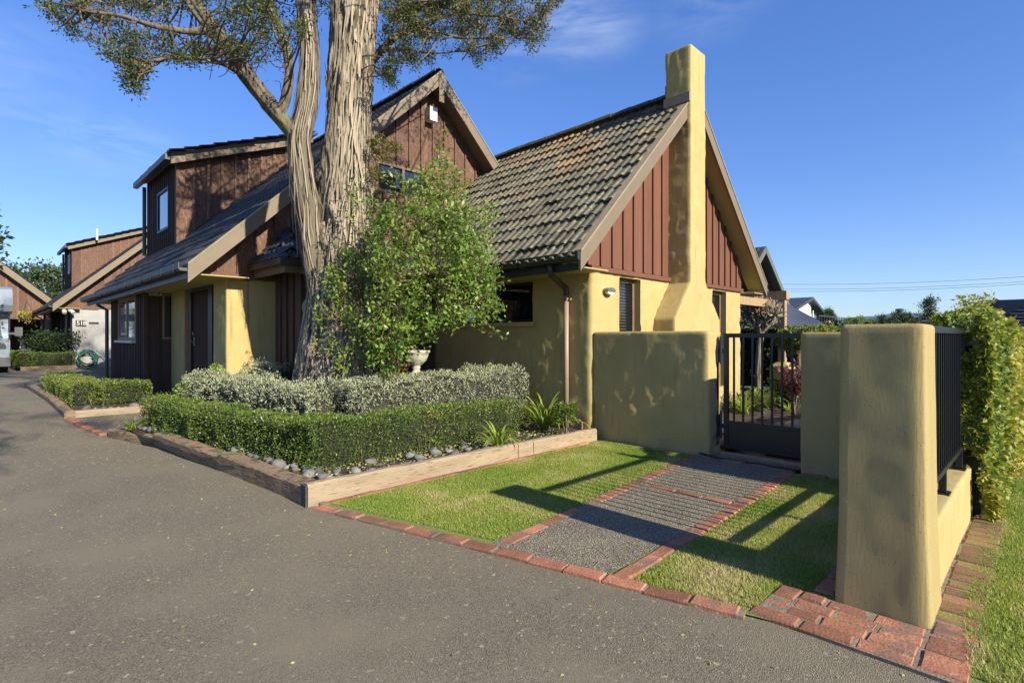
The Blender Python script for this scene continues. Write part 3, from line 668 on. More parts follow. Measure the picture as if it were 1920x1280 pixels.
# --- chimney
CH = [(0, 1.63, 3.22, -.385, .02), (1.69, 1.63, 3.22, -.385, .02), (2.29, 2.14, 2.675, -.385, .02), (2.30, 2.14, 2.675, -.385, .06), (6.12, 2.15, 2.67, -.38, .07)]
stucco_block('chimney', CH, house, rc=.025, amp=.003, fr=6, seed=2, step=.035, big=.004, fine=.010)
M().box(2.12, 2.15, -.372, .09, wtop(2.19) - .02, wtop(2.19) + .13).box(2.19, 2.75, .08, .10, ZR - .1, ZR + .1).obj('flashing', 'pipe_tan', house)

# ---------------------------------------------------------------- two-storey body shared by this unit and the next
SB = .957; VB, ZB = .56, 6.70
def btop(v): return ZB - SB * abs(v - VB)
cB, sB = 1 / math.hypot(1, SB), SB / math.hypot(1, SB)
def body(root, du, zo, stucco, far=False):
    o = lambda u: u + du
    bt = lambda v: btop(v) + zo
    under = lambda v: bt(v) - .20
    UW = o(4.5)
    # gable cladding over the stucco ground floor
    cd = M().box(-3.70, 4.4, UW + .012, UW + .10, 2.32 + zo, 2.39 + zo).obj('cladding', 'board_brown', root)
    wn = onU(705, 305, 4.5), onU(804, 378, 4.5); wv0, wv1, wz0, wz1 = wn[0][0], wn[1][0], wn[1][2], onU(755, 312, 4.5)[2]
    ho = [] if far else [(wv0, wv1, wz0, wz1)]
    zl = (lambda v: 2.39 + zo) if far else (lambda v: max(2.39 + zo, (wtop(v) + .03) if v > -.6 else 0))
    bk = [(-3.70, 2.40 + zo), (4.4, 2.40 + zo), (4.4, under(4.4)), (VB, under(VB)), (-3.70, under(-3.70))]
    if far: M().ext(bk, 1, UW + .03, UW + .09).obj('backing', 'board_brown', cd)
    else:
        M().ext([(-3.70, 2.40), (wv0, 2.40), (wv0, under(wv0)), (-3.70, under(-3.7))], 1, UW + .03, UW + .09).obj('backing', 'board_brown', cd)
        M().ext([(wv1, 2.40), (4.4, 2.40), (4.4, under(4.4)), (VB, under(VB)), (wv1, under(wv1))], 1, UW + .03, UW + .09).obj('backing', 'board_brown', cd)
        M().box(wv0, wv1, UW + .03, UW + .09, 2.40, wz0).ext([(wv0, wz1), (wv1, wz1), (wv1, under(wv1) if wv1 < VB else under(wv1)), (wv0, under(wv0))], 1, UW + .03, UW + .09).obj('backing', 'board_brown', cd)
    clad(cd, 'u', UW + .028, -3.70, 4.4, zl, under, -1, .29, .03, 'board_brown', holes=ho)
    M().box(-3.78, -2.45, UW - .035, UW + .01, 2.305 + zo, 2.385 + zo).obj('bottom_rail', 'board_brown', cd)
    if not far: window(root, 'u', UW - .005, wv0, wv1, wz0, wz1, -1, 'frame_brown', .055, ((wv0 + wv1) / 2,), 'glass', depth=.08)
    # stucco pier and ground-floor wall
    stucco_block('pier', [(-.05 + gzu(4.5), -3.28, -2.95, UW + .005, o(5.15)), (2.285 + zo, -3.28, -2.95, UW + .005, o(5.15))], root, m=stucco, rc=.02, seed=int(du) + 1, amp=.003)
    M().box(-2.951, 4.4 if far else -2.3, UW + .02, UW + .14, 0, 2.31 + zo).obj('wall', stucco, root)
    # entrance: stucco jamb, door in the recess
    ev = -3.15; z0 = float(gzu(7)); fl = z0 + .02
    M().box(ev, ev + .1, o(7.26), o(8.36), z0 - .1, 2.30 + zo).obj('entrance_wall', stucco, root)
    d = M().box(ev + .03, ev + .08, o(5.84), o(6.86), fl + .02, 2.22 + zo).obj('door', 'door_wood', root)
    for k in range(5): M().box(ev + .02, ev + .029, o(5.85 + k * .205), o(6.045 + k * .205), fl + .03, 2.21 + zo).obj('plank', 'door_wood', d)
    hz = 1.32 + zo; M().tube([(ev + .018, o(6.78), hz), (ev - .05, o(6.78), hz), (ev - .05, o(6.64), hz)], .012, 8).box(ev + .008, ev + .019, o(6.75), o(6.81), hz - .08, hz + .08).obj('handle', 'chrome', d)
    M().tube([(ev + .018, o(6.78), hz + .15), (ev - .012, o(6.78), hz + .15)], .03, 12).obj('lock', 'chrome', d)
    M().box(ev - .02, ev + .1, o(5.6), o(5.83), fl, 2.30 + zo).box(ev - .02, ev + .1, o(6.87), o(6.95), fl, 2.30 + zo).box(ev - .02, ev + .1, o(5.83), o(6.87), 2.225 + zo, 2.30 + zo).obj('door_frame', 'frame_dark', root)
    M().box(ev + .04, ev + .06, o(6.95), o(7.18), fl, 2.30 + zo).obj('sidelight', 'glass', root)
    M().box(ev - .04, ev + .1, o(7.18), o(7.26), z0 - .1, 2.30 + zo).obj('jamb', 'frame_timber', root)
    M().box(ev + .005, ev + .1, o(5.151), o(5.6), z0 - .1, 2.30 + zo).obj('entrance_wall', stucco, root)
    # clad projecting room with windows
    rv, ru = -3.60, o(8.40)
    M().box(rv + .03, ev + .2, ru + .03, ru + .12, 0, 2.29 + zo).box(rv + .03, rv + .1, ru + .121, o(12.2), 0, 2.29 + zo).obj('room_wall', 'board_dark', root)
    clad(root, 'u', ru + .028, rv, ev + .02, float(gzu(8.4)) + .05, 2.295 + zo, -1, .26, .02, 'board_dark', holes=[(-3.30, -3.03, 1.36 + zo, 2.285 + zo)])
    window(root, 'u', ru - .004, -3.30, -3.03, 1.36 + zo, 2.285 + zo, -1, 'frame_timber', .035, (), 'glass', depth=.03)
    clad(root, 'v', rv + .028, ru + .05, o(12.2), float(gzu(8.4)) + .05, 2.295 + zo, -1, .16, .045, 'board_dark', holes=[(o(9.25), o(11.2), 1.33 + zo, 2.285 + zo)])
    window(root, 'v', rv - .012, o(9.25), o(11.2), 1.33 + zo, 2.285 + zo, -1, 'frame_timber', .07, (o(10.2),), 'glass_sky', depth=.04, sill='frame_white')
    M().box(rv - .03, rv + .05, ru - .03, ru + .05, .1, 2.295 + zo).obj('corner_post', 'board_dark', root)
    # roof
    e = -3.90
    rf = M().ext([(e + .02, bt(e) - .06), (VB, ZB + zo - .06), (5.0, bt(5.0) - .06), (5.0, bt(5.0) - .12), (VB, ZB + zo - .12), (e + .02, bt(e) - .12)], 1, o(4.21), o(13.85)).obj('roof', 'tile_dark', root)
    tiles(rf, (e - .03, o(13.9), bt(e - .03) - .05), (0, -1, 0), (cB, 0, sB), 32, 20, keep=lambda q: q[0] < VB - .02)
    tiles(rf, (5.04, o(4.2), bt(5.04) - .05), (0, 1, 0), (-cB, 0, sB), 32, 20, keep=lambda q: q[0] > VB + .02)
    ridge_caps(rf, (VB, o(4.16), ZB + zo + .03), (VB, o(13.9), ZB + zo + .03), 'tile_dark')
    M().ext([(e + .05, bt(e + .05) - .17), (VB, ZB + zo - .17), (4.9, bt(4.9) - .17), (4.9, bt(4.9) - .19), (VB, ZB + zo - .19), (e + .05, bt(e + .05) - .19)], 1, o(4.17), UW + .03).obj('verge_soffit', 'barge', root)
    barge(root, o(4.15), e, bt(e) - .012, VB, ZB + zo - .012, .25); barge(root, o(4.15), 5.0, bt(5.0) - .012, VB + .001, ZB + zo - .012, .25)
    M().box(VB - .06, VB + .06, o(4.09), o(4.113), ZB + zo - .62, ZB + zo - .02).obj('king_block', 'barge', root)
    M().box(e + .06, ev + .1, o(4.2), o(13.8), 2.30 + zo, 2.315 + zo).obj('eave_soffit', 'soffit', root)
    M().box(e + .02, e + .055, o(4.16), o(13.85), 2.24 + zo, 2.40 + zo).obj('fascia', 'gutter_grey', root)
    gz_ = zo - .03
    g = M().ext([(e + .018, 2.365 + gz_), (e - .09, 2.365 + gz_), (e - .115, 2.395 + gz_), (e - .115, 2.48 + gz_), (e - .103, 2.48 + gz_), (e - .103, 2.41 + gz_), (e + .0, 2.41 + gz_), (e, 2.48 + gz_), (e + .018, 2.48 + gz_)], 1, o(4.14), o(13.95)).obj('gutter', 'gutter_grey', root)
    for k in range(14): M().ext([(e - .117, 2.36 + gz_), (e - .119, 2.482 + gz_), (e - .10, 2.482 + gz_), (e - .09, 2.36 + gz_)], 1, o(4.4 + k * .7), o(4.42 + k * .7)).obj('gutter_joint', 'gutter', g)
    # shed dormer
    cu, dv = o(9.54), -2.76; zt = lambda v: 5.50 + .40 * (v + 2.78) + zo; dend = .30
    ck = M().ext([(dv + .03, bt(dv) - .1), (dv + .03, zt(dv) - .05), (dend, zt(dend) - .05), (dend, bt(dend) - .1)], 1, cu + .03, cu + .1).obj('dormer_cheek', 'board_brown', root)
    clad(ck, 'u', cu + .028, dv + .02, dend, lambda v: bt(v) + .04, lambda v: zt(v) - .03, -1, .30, .06, 'board_brown')
    fr = M().box(dv + .03, dv + .1, cu + .101, o(12.65), bt(dv) - .15, zt(dv) - .05).obj('dormer_front', 'board_dark', root)
    hw = (o(10.32), o(11.05), 4.25 + zo, 5.16 + zo)
    if not far: hw = (float(onV(318, 330, dv)[1]), float(onV(297, 340, dv)[1]), 3.98, 4.98)
    clad(fr, 'v', dv + .028, cu + .0, o(12.65), bt(dv) + .0, zt(dv) - .03, -1, .19, .05, 'board_dark', holes=[hw])
    window(root, 'v', dv - .03, hw[0], hw[1], hw[2], hw[3], -1, 'frame_dark' if not far else 'frame_white', .06, () if not far else ((hw[0] + hw[1]) / 2,), 'glass_sky', depth=.05)
    M().box(dv - .035, dv + .03, cu - .035, cu + .09, bt(dv) - .05, zt(dv) - .03).obj('corner_post', 'board_brown', root)
    dr = M().ext([(dv - .20, zt(dv - .20)), (dend + .15, zt(dend + .15)), (dend + .15, zt(dend + .15) + .05), (dv - .20, zt(dv - .20) + .05)], 1, cu - .22, o(12.62)).obj('dormer_roof', 'tile_dark', root)
    q2 = np.array([1, 0, .40]); q2 /= np.linalg.norm(q2)
    tiles(dr, (dv - .24, o(12.66), zt(dv - .24) + .045), (0, -1, 0), q2, 12, 11)
    M().ext([(dv - .19, zt(dv - .19) - .19), (dend, zt(dend) - .19), (dend, zt(dend) + .04), (dv - .19, zt(dv - .19) + .04)], 1, cu - .26, cu - .222).obj('barge_board', 'barge', root)
    M().box(dv - .30, dv - .192, cu - .24, o(12.66), zt(dv - .2) - .10, zt(dv - .2) + .03).obj('dormer_gutter', 'gutter_grey', root)
    M().tube([(dv - .06, o(12.60), zt(dv) - .12), (dv - .06, o(12.60), bt(dv) + .05)], .045, 10).obj('downpipe', 'gutter_grey', root)
    M().tube([(rv - .25, o(12.3), 2.33 + zo), (rv - .25, o(12.3), 2.2 + zo), (rv - .07, o(12.28), 2.08 + zo), (rv - .07, o(12.28), .25)], .04, 10).obj('downpipe', 'gutter', root)
    M().box(rv + .15, 4.4, o(12.1), o(12.18), 0, 2.4 + zo).obj('far_wall', stucco, root)
    M().ext([(-3.3, 2.4 + zo), (4.4, 2.4 + zo), (VB, ZB + zo - .3)], 1, o(12.1), o(12.18)).obj('far_gable', 'board_brown', root)
body(house, 0, 0, 'stucco')
# --- box bay in the corner, with hipped roof
bay = M().box(-2.52, -.02, 3.56, 4.49, 0, 2.42).obj('bay', 'board_dark', house)
clad(bay, 'v', -2.522, 3.53, 4.49, .05, 2.41, -1, .235, .04, 'board_dark'); clad(bay, 'u', 3.558, -2.54, -.03, .05, 2.41, -1, .25, .04, 'board_dark')
window(house, 'u', 3.52, -1.55, -.45, 1.1, 2.15, -1, 'frame_dark', .05, (), 'glass', depth=.03)
br_ = M().add([(-2.92, 4.46, 2.50), (-2.92, 3.22, 2.50), (-.1, 3.22, 2.50), (-.1, 4.46, 3.15), (-2.3, 4.46, 3.15)], [(0, 1, 4), (1, 2, 3, 4)])
br_.add([(-2.92, 4.46, 2.46), (-2.92, 3.22, 2.46), (-.1, 3.22, 2.46), (-.1, 4.46, 2.46)], [(0, 3, 2, 1)])
brf = br_.obj('bay_roof', 'tile_dark', house)
hs_ = np.array([0, 1.24, .65]); tiles(brf, (-2.94, 3.18, 2.515), (1, 0, 0), hs_, 10, 5, keep=lambda q: (q[0] + 2.92) > (q[1] - 3.22) * .5 - .02 and q[1] < 4.45)
tiles(brf, (-2.96, 4.46, 2.515), (0, -1, 0), (.62, 0, .65), 5, 3, keep=lambda q: (q[0] + 2.92) < (q[1] - 3.22) * .5 + .02)
M().bar((-2.93, 3.21, 2.53), (-2.3, 4.46, 3.19), .12, .07).obj('hip_capping', 'tile_dark', house)
M().box(-2.90, -2.86, 3.24, 4.44, 2.33, 2.455).box(-2.859, -.1, 3.24, 3.28, 2.33, 2.455).obj('fascia', 'frame_brown', house)
M().box(-3.0, -2.902, 3.14, 4.44, 2.43, 2.52).box(-2.901, -.1, 3.14, 3.238, 2.43, 2.52).obj('gutter', 'pipe_brown', house)
# --- alarm box on the gable
ab = onU(806, 217, 4.45); ax0 = ab[0]
al = M().box(ax0 - .09, ax0 + .09, 4.32, 4.478, ab[2] - .14, ab[2] + .14).obj('alarm_box', 'white_plastic', house)
M().box(ax0 - .02, ax0 + .0, 4.318, 4.3195, ab[2] - .05, ab[2] - .02).box(ax0 + .02, ax0 + .04, 4.318, 4.3195, ab[2] - .045, ab[2] - .015).box(ax0, ax0 + .02, 4.318, 4.3195, ab[2] - .085, ab[2] - .065).obj('mark', 'ink', al)
for k in (0, 1): M().box(ax0 - .0925, ax0 - .0905, 4.35, 4.44, ab[2] - .06 - k * .05, ab[2] - .045 - k * .05).obj('slot', 'grey_plastic', al)
# --- security notice under the eave of the clad room
s0, s1 = onU(279, 541, 8.36), onU(303, 555, 8.36)
sg = M().box(s0[0], s1[0], 8.352, 8.362, s1[2], s1[2] + (s0[2] - s1[2]) * 1.0).obj('notice', 'frame_white', house)
wN, hN = s1[0] - s0[0], s0[2] - s1[2]
for k, (a_, b_, z_, h_) in enumerate([(.05, .55, .52, .05), (.05, .5, .38, .05), (.05, .55, .24, .05), (.05, .95, .1, .05)]):
    M().box(s0[0] + wN * a_, s0[0] + wN * b_, 8.3495, 8.3512, s1[2] + hN * z_, s1[2] + hN * (z_ + h_)).obj('printed_line', 'ink', sg)
for k in range(7): M().box(s0[0] + wN * (.1 + k * .12), s0[0] + wN * (.17 + k * .12), 8.3495, 8.3512, s1[2] + hN * .72, s1[2] + hN * .88).obj('printed_letter', 'ink', sg)
M().ext([(s0[0] + wN * (.78 + .12 * math.cos(a)), s1[2] + hN * .4 + wN * .12 * math.sin(a)) for a in np.linspace(0, 6.28, 13)[:-1]], 1, 8.3495, 8.3512).obj('printed_emblem', 'ink', sg)

# ---------------------------------------------------------------- the next unit down the drive
DU, ZO = 18.4, .22
unit2 = thing('house', 'brown timber house with white ground floor wall and coiled hose beside it', 'house', (0, DU, 0))
body(unit2, DU, ZO, 'stucco_white_shaded', far=True)
def text(parent, s, m, v, u, z, size, rot=(math.radians(90), 0, 0), name='house_number'):
    c = bpy.data.curves.new(name, 'FONT'); c.body = s; c.size = size; c.extrude = .008; c.align_x = 'CENTER'; c.align_y = 'CENTER'; c.materials.append(MT[m])
    o = bpy.data.objects.new(name, c); col.objects.link(o); o.parent = parent; o.location = np.array((v, u, z)) - ORG[parent]; o.rotation_euler = rot
    dg = bpy.context.evaluated_depsgraph_get(); me = bpy.data.meshes.new_from_object(o.evaluated_get(dg)); me.materials.clear(); me.materials.append(MT[m])
    o2 = bpy.data.objects.new(name, me); col.objects.link(o2); o2.parent = parent; o2.location = o.location; o2.rotation_euler = rot
    bpy.data.objects.remove(o); return o2
np_ = onU(148, 606, 22.90)
M().box(-3.18, -2.84, 22.885, 22.902, np_[2] - .12, np_[2] + .12).obj('number_plate', 'ink', unit2)
for k, ch in enumerate('518'): text(unit2, ch, 'frame_white', -3.10 + k * .105, 22.872, np_[2], .24)
ls = onU(176, 605, 22.9); M().box(ls[0] - .16, ls[0] + .16, 22.90, 22.915, ls[2] - .05, ls[2] + .03).obj('letter_slot', 'ink', unit2)
M().tube([(-3.55, 22.8, 2.48), (-3.55, 22.6, 2.40), (-3.55, 22.55, 2.34)], .07, 10).obj('flood_light', 'frame_white', unit2)
M().tube([(-3.40, 22.8, 2.48), (-3.30, 22.6, 2.40), (-3.28, 22.55, 2.34)], .07, 10).obj('flood_light', 'frame_white', unit2)
M().tube([(-1.9, 27.5, 6.0), (-1.9, 27.5, 6.55)], .05, 8).obj('vent_pipe', 'frame_white', unit2)

# ---------------------------------------------------------------- the carport at the end of the drive
gar = thing('carport', 'brown gabled carport with dark open bay at end of drive', 'carport', (-6, 36, .24))
gU = 36.0; gp = onU(90, 557, gU), onU(0, 492, gU); gs = (gp[1][2] - gp[0][2]) / (gp[1][0] - gp[0][0]); gv = gp[1][0] - 1.8
gz2 = lambda v: gp[0][2] + gs * (v - gp[0][0]) if v < 99 else 0
gtop = lambda v: (gp[1][2] + gs * (gv - gp[1][0])) - abs(gs) * abs(v - gv)
gr_ = gp[0][0] + 1.0; gl_ = 2 * gv - gr_; gb = onU(50, 598, gU)[2]
cg = M().ext([(gl_, gb), (gr_, gb), (gr_, gtop(gr_) - .25), (gv, gtop(gv) - .25), (gl_, gtop(gl_) - .25)], 1, gU + .03, gU + .1).obj('cladding', 'board_brown', gar)
clad(cg, 'u', gU + .028, gl_, gr_, gb, lambda v: gtop(v) - .22, -1, .45, .09, 'board_brown')
rg = M().ext([(gl_ - .3, gtop(gl_ - .3)), (gv, gtop(gv)), (gr_ + .3, gtop(gr_ + .3)), (gr_ + .3, gtop(gr_ + .3) - .1), (gv, gtop(gv) - .1), (gl_ - .3, gtop(gl_ - .3) - .1)], 1, gU - .4, gU + 8).obj('roof', 'tile_dark', gar)
al_ = math.atan(abs(gs)); tiles(rg, (gr_ + .34, gU - .4, gtop(gr_ + .34) + .0), (0, 1, 0), (-math.cos(al_), 0, math.sin(al_)), 5, 14, keep=lambda q: q[0] > gv)
for sgn in (1, -1):
    b_ = M().ext([(gv + sgn * (gr_ + .3 - gv), gtop(gr_ + .3) - .42), (gv, gtop(gv) - .42), (gv, gtop(gv) - .02), (gv + sgn * (gr_ + .3 - gv), gtop(gr_ + .3) - .02)], 1, gU - .45 - .005 * sgn, gU - .41 - .005 * sgn); b_.obj('barge_board', 'barge', gar)
M().box(gl_, gl_ + .2, gU + .05, gU + 7, .2, gb).box(gr_ - .2, gr_, gU + .05, gU + 7, .2, gb).box(gl_, gr_, gU + 6.9, gU + 7, .2, gb + 1).box(gl_, gr_, gU + .1, gU + 7, gb + .02, gb + .06).obj('side_wall', 'board_dark', gar)
for k in range(3): M().box(gr_ - 1.9, gr_ - .5, gU + 6.3, gU + 6.8, .7 + k * .55, .74 + k * .55).obj('shelf', 'frame_white', gar)

# ================================================================== WALLS, GATE AND RAILING
stucco_block('garden_wall', [(-.05, .03, .35, -1.66, -.01), (1.44, .03, .35, -1.66, -.01)], None, (.2, -.8, 0), rc=.035, amp=.004, fr=6, seed=5, step=.022, big=.008, fine=.015,
             label='chest-high ochre stucco wall between house corner and gate hinges', cat='wall')
gw = thing('garden_wall', 'ochre stucco gate pier and low plinth carrying black railing panel, with tall end pillar', 'wall', (-1.2, -3.9, 0))
stucco_block('gate_pier', [(-.05, -.08, .26, -4.02, -2.68), (1.425, -.08, .26, -4.02, -2.68)], gw, m='stucco_weathered', rc=.025, amp=.002, seed=8, step=.035, big=.003)
stucco_block('plinth', [(-.05, -2.47, -.07, -4.055, -3.83), (.365, -2.47, -.07, -4.05, -3.84)], gw, m='stucco', rc=.025, amp=.004, seed=9, step=.04)
stucco_block('end_pillar', [(-.05, -2.835, -2.435, -4.085, -3.675), (.5, -2.815, -2.44, -4.065, -3.69), (1.445, -2.80, -2.44, -4.055, -3.695)], gw, m='stucco_weathered', rc=.022, amp=.0012, seed=12, step=.03, big=.0012)
# railing panel
rl = thing('railing', 'black steel railing panel of upright bars on stucco plinth', 'railing', (-1.6, -4.0, .45))
RU = -3.99
M().box(-2.43, -.60, RU - .025, RU + .025, 1.425, 1.465).obj('top_rail', 'black_metal', rl); M().box(-2.43, -.60, RU - .02, RU + .02, .535, .57).obj('bottom_rail', 'black_metal', rl)
for k in range(17): M().box(-2.34 + k * .1, -2.34 + k * .1 + .018, RU - .009, RU + .009, .57, 1.425).obj('bar', 'black_metal', rl)
M().box(-.60, -.55, RU - .025, RU + .025, .385, 1.47).obj('post', 'black_metal', rl)
for v_ in (-.7, -1.6): M().box(v_ - .025, v_ + .025, RU - .02, RU + .02, .40, .535).box(v_ - .05, v_ + .05, RU - .04, RU + .04, .388, .402).obj('foot', 'black_metal', rl)
# gate
gt = thing('gate', 'black steel garden gate with upright bars over solid kick panel', 'gate', (.3, -2.15, .02))
GV = .27; gu0, gu1 = -1.745, -2.70
def gx(a, b, z0, z1, t=.02): return M().box(GV - t, GV + t, a, b, z0, z1)
gx(gu0, gu0 - .05, .09, 1.445).obj('stile', 'black_metal', gt); gx(gu1, gu1 + .05, .09, 1.445).obj('stile', 'black_metal', gt)
gx(gu0 - .05, gu1 + .05, 1.395, 1.445).obj('top_rail', 'black_metal', gt); gx(gu0 - .05, gu1 + .05, .385, .425).obj('middle_rail', 'black_metal', gt); gx(gu0 - .05, gu1 + .05, .09, .13).obj('bottom_rail', 'black_metal', gt)
gx(gu0 - .05, gu1 + .05, .13, .385, .006).obj('kick_panel', 'black_metal', gt)
for k in range(7): gx(gu0 - .125 - k * .106, gu0 - .105 - k * .106, .425, 1.395, .01).obj('bar', 'black_metal', gt)
for z_, h_ in ((1.10, .27), (.22, .26)): M().box(GV - .055, GV + .03, gu0 + .055, gu0 + .075, z_, z_ + h_).tube([(GV - .03, gu0 + .03, z_ - .02), (GV - .03, gu0 + .03, z_ + h_ + .04)], .016, 8).box(GV - .02, GV - .0, gu0 + .0, gu0 + .05, z_ + h_ * .4, z_ + h_ * .6).obj('hinge', 'blue_metal', gt)
M().box(GV - .03, GV + .03, gu0 + .078, gu0 + .083, .1, 1.42).obj('hinge_plate', 'black_metal', gt)
M().tube([(.05, -1.5, .035), (-.05, -1.8, .03), (-.02, -2.2, .028), (-.04, -2.68, .03)], .010, 6).obj('hose_line', 'rope', None, (0, -2, 0), label='thin black irrigation pipe lying across path under gate', cat='pipe')

# ================================================================== TIMBER BED EDGING
def sleeper(p0, p1, h, w, m, label, side):
    p0, p1 = np.array(p0, float), np.array(p1, float); d = p1 - p0; ln = np.linalg.norm(d); d /= ln; nn = np.array([-d[1], d[0]]) * side
    k = max(4, int(ln / .12)); V = []; sec = [(0, 0), (0, h - .02), (.02, h), (w - .02, h), (w, h - .02), (w, 0)]; n = len(sec); seed = p0.sum() * 7
    for i in range(k + 1):
        c = p0 + d * ln * i / k
        for a, b in sec:
            q = c + nn * a; jz = .010 * fbm(np.array([[q[0] * 3, q[1] * 3, b * 20 + seed]]), 2)[0] * (b > .05); jn = .007 * fbm(np.array([[q[0] * 4 + 9, q[1] * 4, b * 9 + seed]]), 2)[0]
            V.append((q[0] + nn[0] * jn, q[1] + nn[1] * jn, float(gzu(q[1])) - .03 + (b + .03) + jz if b else float(gzu(q[1])) - .04))
    F = [(i * n + j, i * n + (j + 1) % n, (i + 1) * n + (j + 1) % n, (i + 1) * n + j) for i in range(k) for j in range(n)]
    mid = (p0 + p1) / 2; o = M().add(V, F + [tuple(range(n))[::-1], tuple(range(k * n, k * n + n))]).obj('timber_sleeper', m, None, (mid[0], mid[1], 0), label=label, cat='sleeper', group='sleepers edging the planting beds')
    return o
eg = lambda px, py: onG(px, py)[:2]
cx_ = np.array([-4.09, -.055]); j1 = np.array([-4.21, 1.75]); j2 = np.array([-4.42, 3.62]); j3 = np.array([-4.76, 4.52])
sleeper(cx_, j1 - [0, .01], .165, .18, 'sleeper_old', 'weathered brown sleeper along drive, running to the corner of the bed', -1)
sleeper(j1, j2 - [0, .01], .15, .18, 'sleeper_old', 'weathered brown sleeper along drive with grass tuft at its end joint', -1)
sleeper(j2, j3, .09, .16, 'sleeper_old', 'low short sleeper at brick threshold of the entrance path', -1)
s1 = sleeper((-4.09, -.165), (-1.62, -.165), .185, .10, 'sleeper', 'long pale sleeper between lawn bricks and stones, reaching the bed corner', 1)
M().box(-4.112, -4.094, -.162, -.068, -.02, .178).obj('end_grain', 'sleeper_end', s1)
sleeper((-1.61, -.165), (-1.36, -.165), .180, .10, 'sleeper', 'short filler sleeper block in the bed edge beside lawn', 1)
sleeper((-1.35, -.165), (-.10, -.165), .175, .10, 'sleeper', 'pale sleeper in front of strap-leaved clumps by downpipe corner', 1)
sleeper((-5.06, 6.2), (-5.2, 12.5), .10, .14, 'sleeper_old', 'old sleeper along drive beside the far clipped hedge', -1)
sleeper((-5.04, 6.2), (-3.9, 6.25), .09, .10, 'sleeper', 'sun-bleached sleeper across end of far hedge bed', 1)
sleeper((-4.9, 20.6), (-3.4, 20.7), .14, .12, 'sleeper_old', 'sleeper below hedge in front of white wall', 1)

# ================================================================== STONES
SM = []
for k in range(6):
    r = np.random.default_rng(50 + k); n1, n2 = 9, 12; V = []
    for i in range(n1 + 1):
        for j in range(n2):
            th, ph = math.pi * i / n1, 2 * math.pi * j / n2; V.append((math.sin(th) * math.cos(ph), math.sin(th) * math.sin(ph), math.cos(th)))
    V = np.array(V); V *= (1 + .16 * fbm(V * 1.3 + k * 5, 2))[:, None]; V *= np.array([1, .78, .58])
    F = [(i * n2 + j, (i + 1) * n2 + j, (i + 1) * n2 + (j + 1) % n2, i * n2 + (j + 1) % n2) for i in range(n1) for j in range(n2)]
    me = bpy.data.meshes.new('river_stone'); me.from_pydata([tuple(p) for p in V], [], F); me.update(); me.polygons.foreach_set('use_smooth', [True] * len(F)); me.materials.append(MT['stone']); SM.append(me)
def stone(v, u, z, s, k):
    big = 'large' if s > .085 else 'small'; lab = ('rounded grey river stone, %s, in the strip between ' % big) + ('old drive sleeper and hedge' if k == 'd' else 'pale lawn sleeper and hedge' if k == 'l' else 'bleached sleeper and far hedge')
    o = bpy.data.objects.new('river_stone', SM[rng.integers(6)]); col.objects.link(o); o.location = LW(v, u, z); o.scale = (s, s, s * rng.uniform(.8, 1.15)); o.rotation_euler = (rng.normal(0, .25), rng.normal(0, .25), rng.uniform(0, 6.28))
    setp(o, lab, 'stone', {'d': 'stones beside the drive sleepers', 'l': 'stones beside the lawn sleepers', 'f': 'stones by the far hedge'}[k] + ', ' + big)
placed = []
def scatter_stones(n, fn, k):
    c = 0; tries = 0
    while c < n and tries < 4000:
        tries += 1; v, u = fn(); s = float(np.clip(rng.lognormal(-2.95, .45), .025, .13))
        if any((v - a) ** 2 + (u - b) ** 2 < (.82 * (s + q)) ** 2 for a, b, q in placed): continue
        placed.append((v, u, s)); stone(v, u, .125 + float(gzu(u)) + s * .10 if k != 'f' else .06 + float(gzu(u)) + s * .3, s, k); c += 1
def fd():
    u = rng.uniform(.15, 4.3); return edge(u) + .23 + rng.uniform(0, 1) ** 1.3 * max(.05, (np.interp(u, [.5, 4.3], [-3.70, -4.40]) - edge(u) - .22)), u
def fl_():
    v = rng.uniform(-3.85, -1.5); return v, .0 + rng.uniform(0, 1) ** 1.2 * .42
scatter_stones(58, fd, 'd'); scatter_stones(30, fl_, 'l'); scatter_stones(9, lambda: (rng.uniform(-4.8, -3.95), 6.42 + rng.uniform(-.04, .05)), 'f')

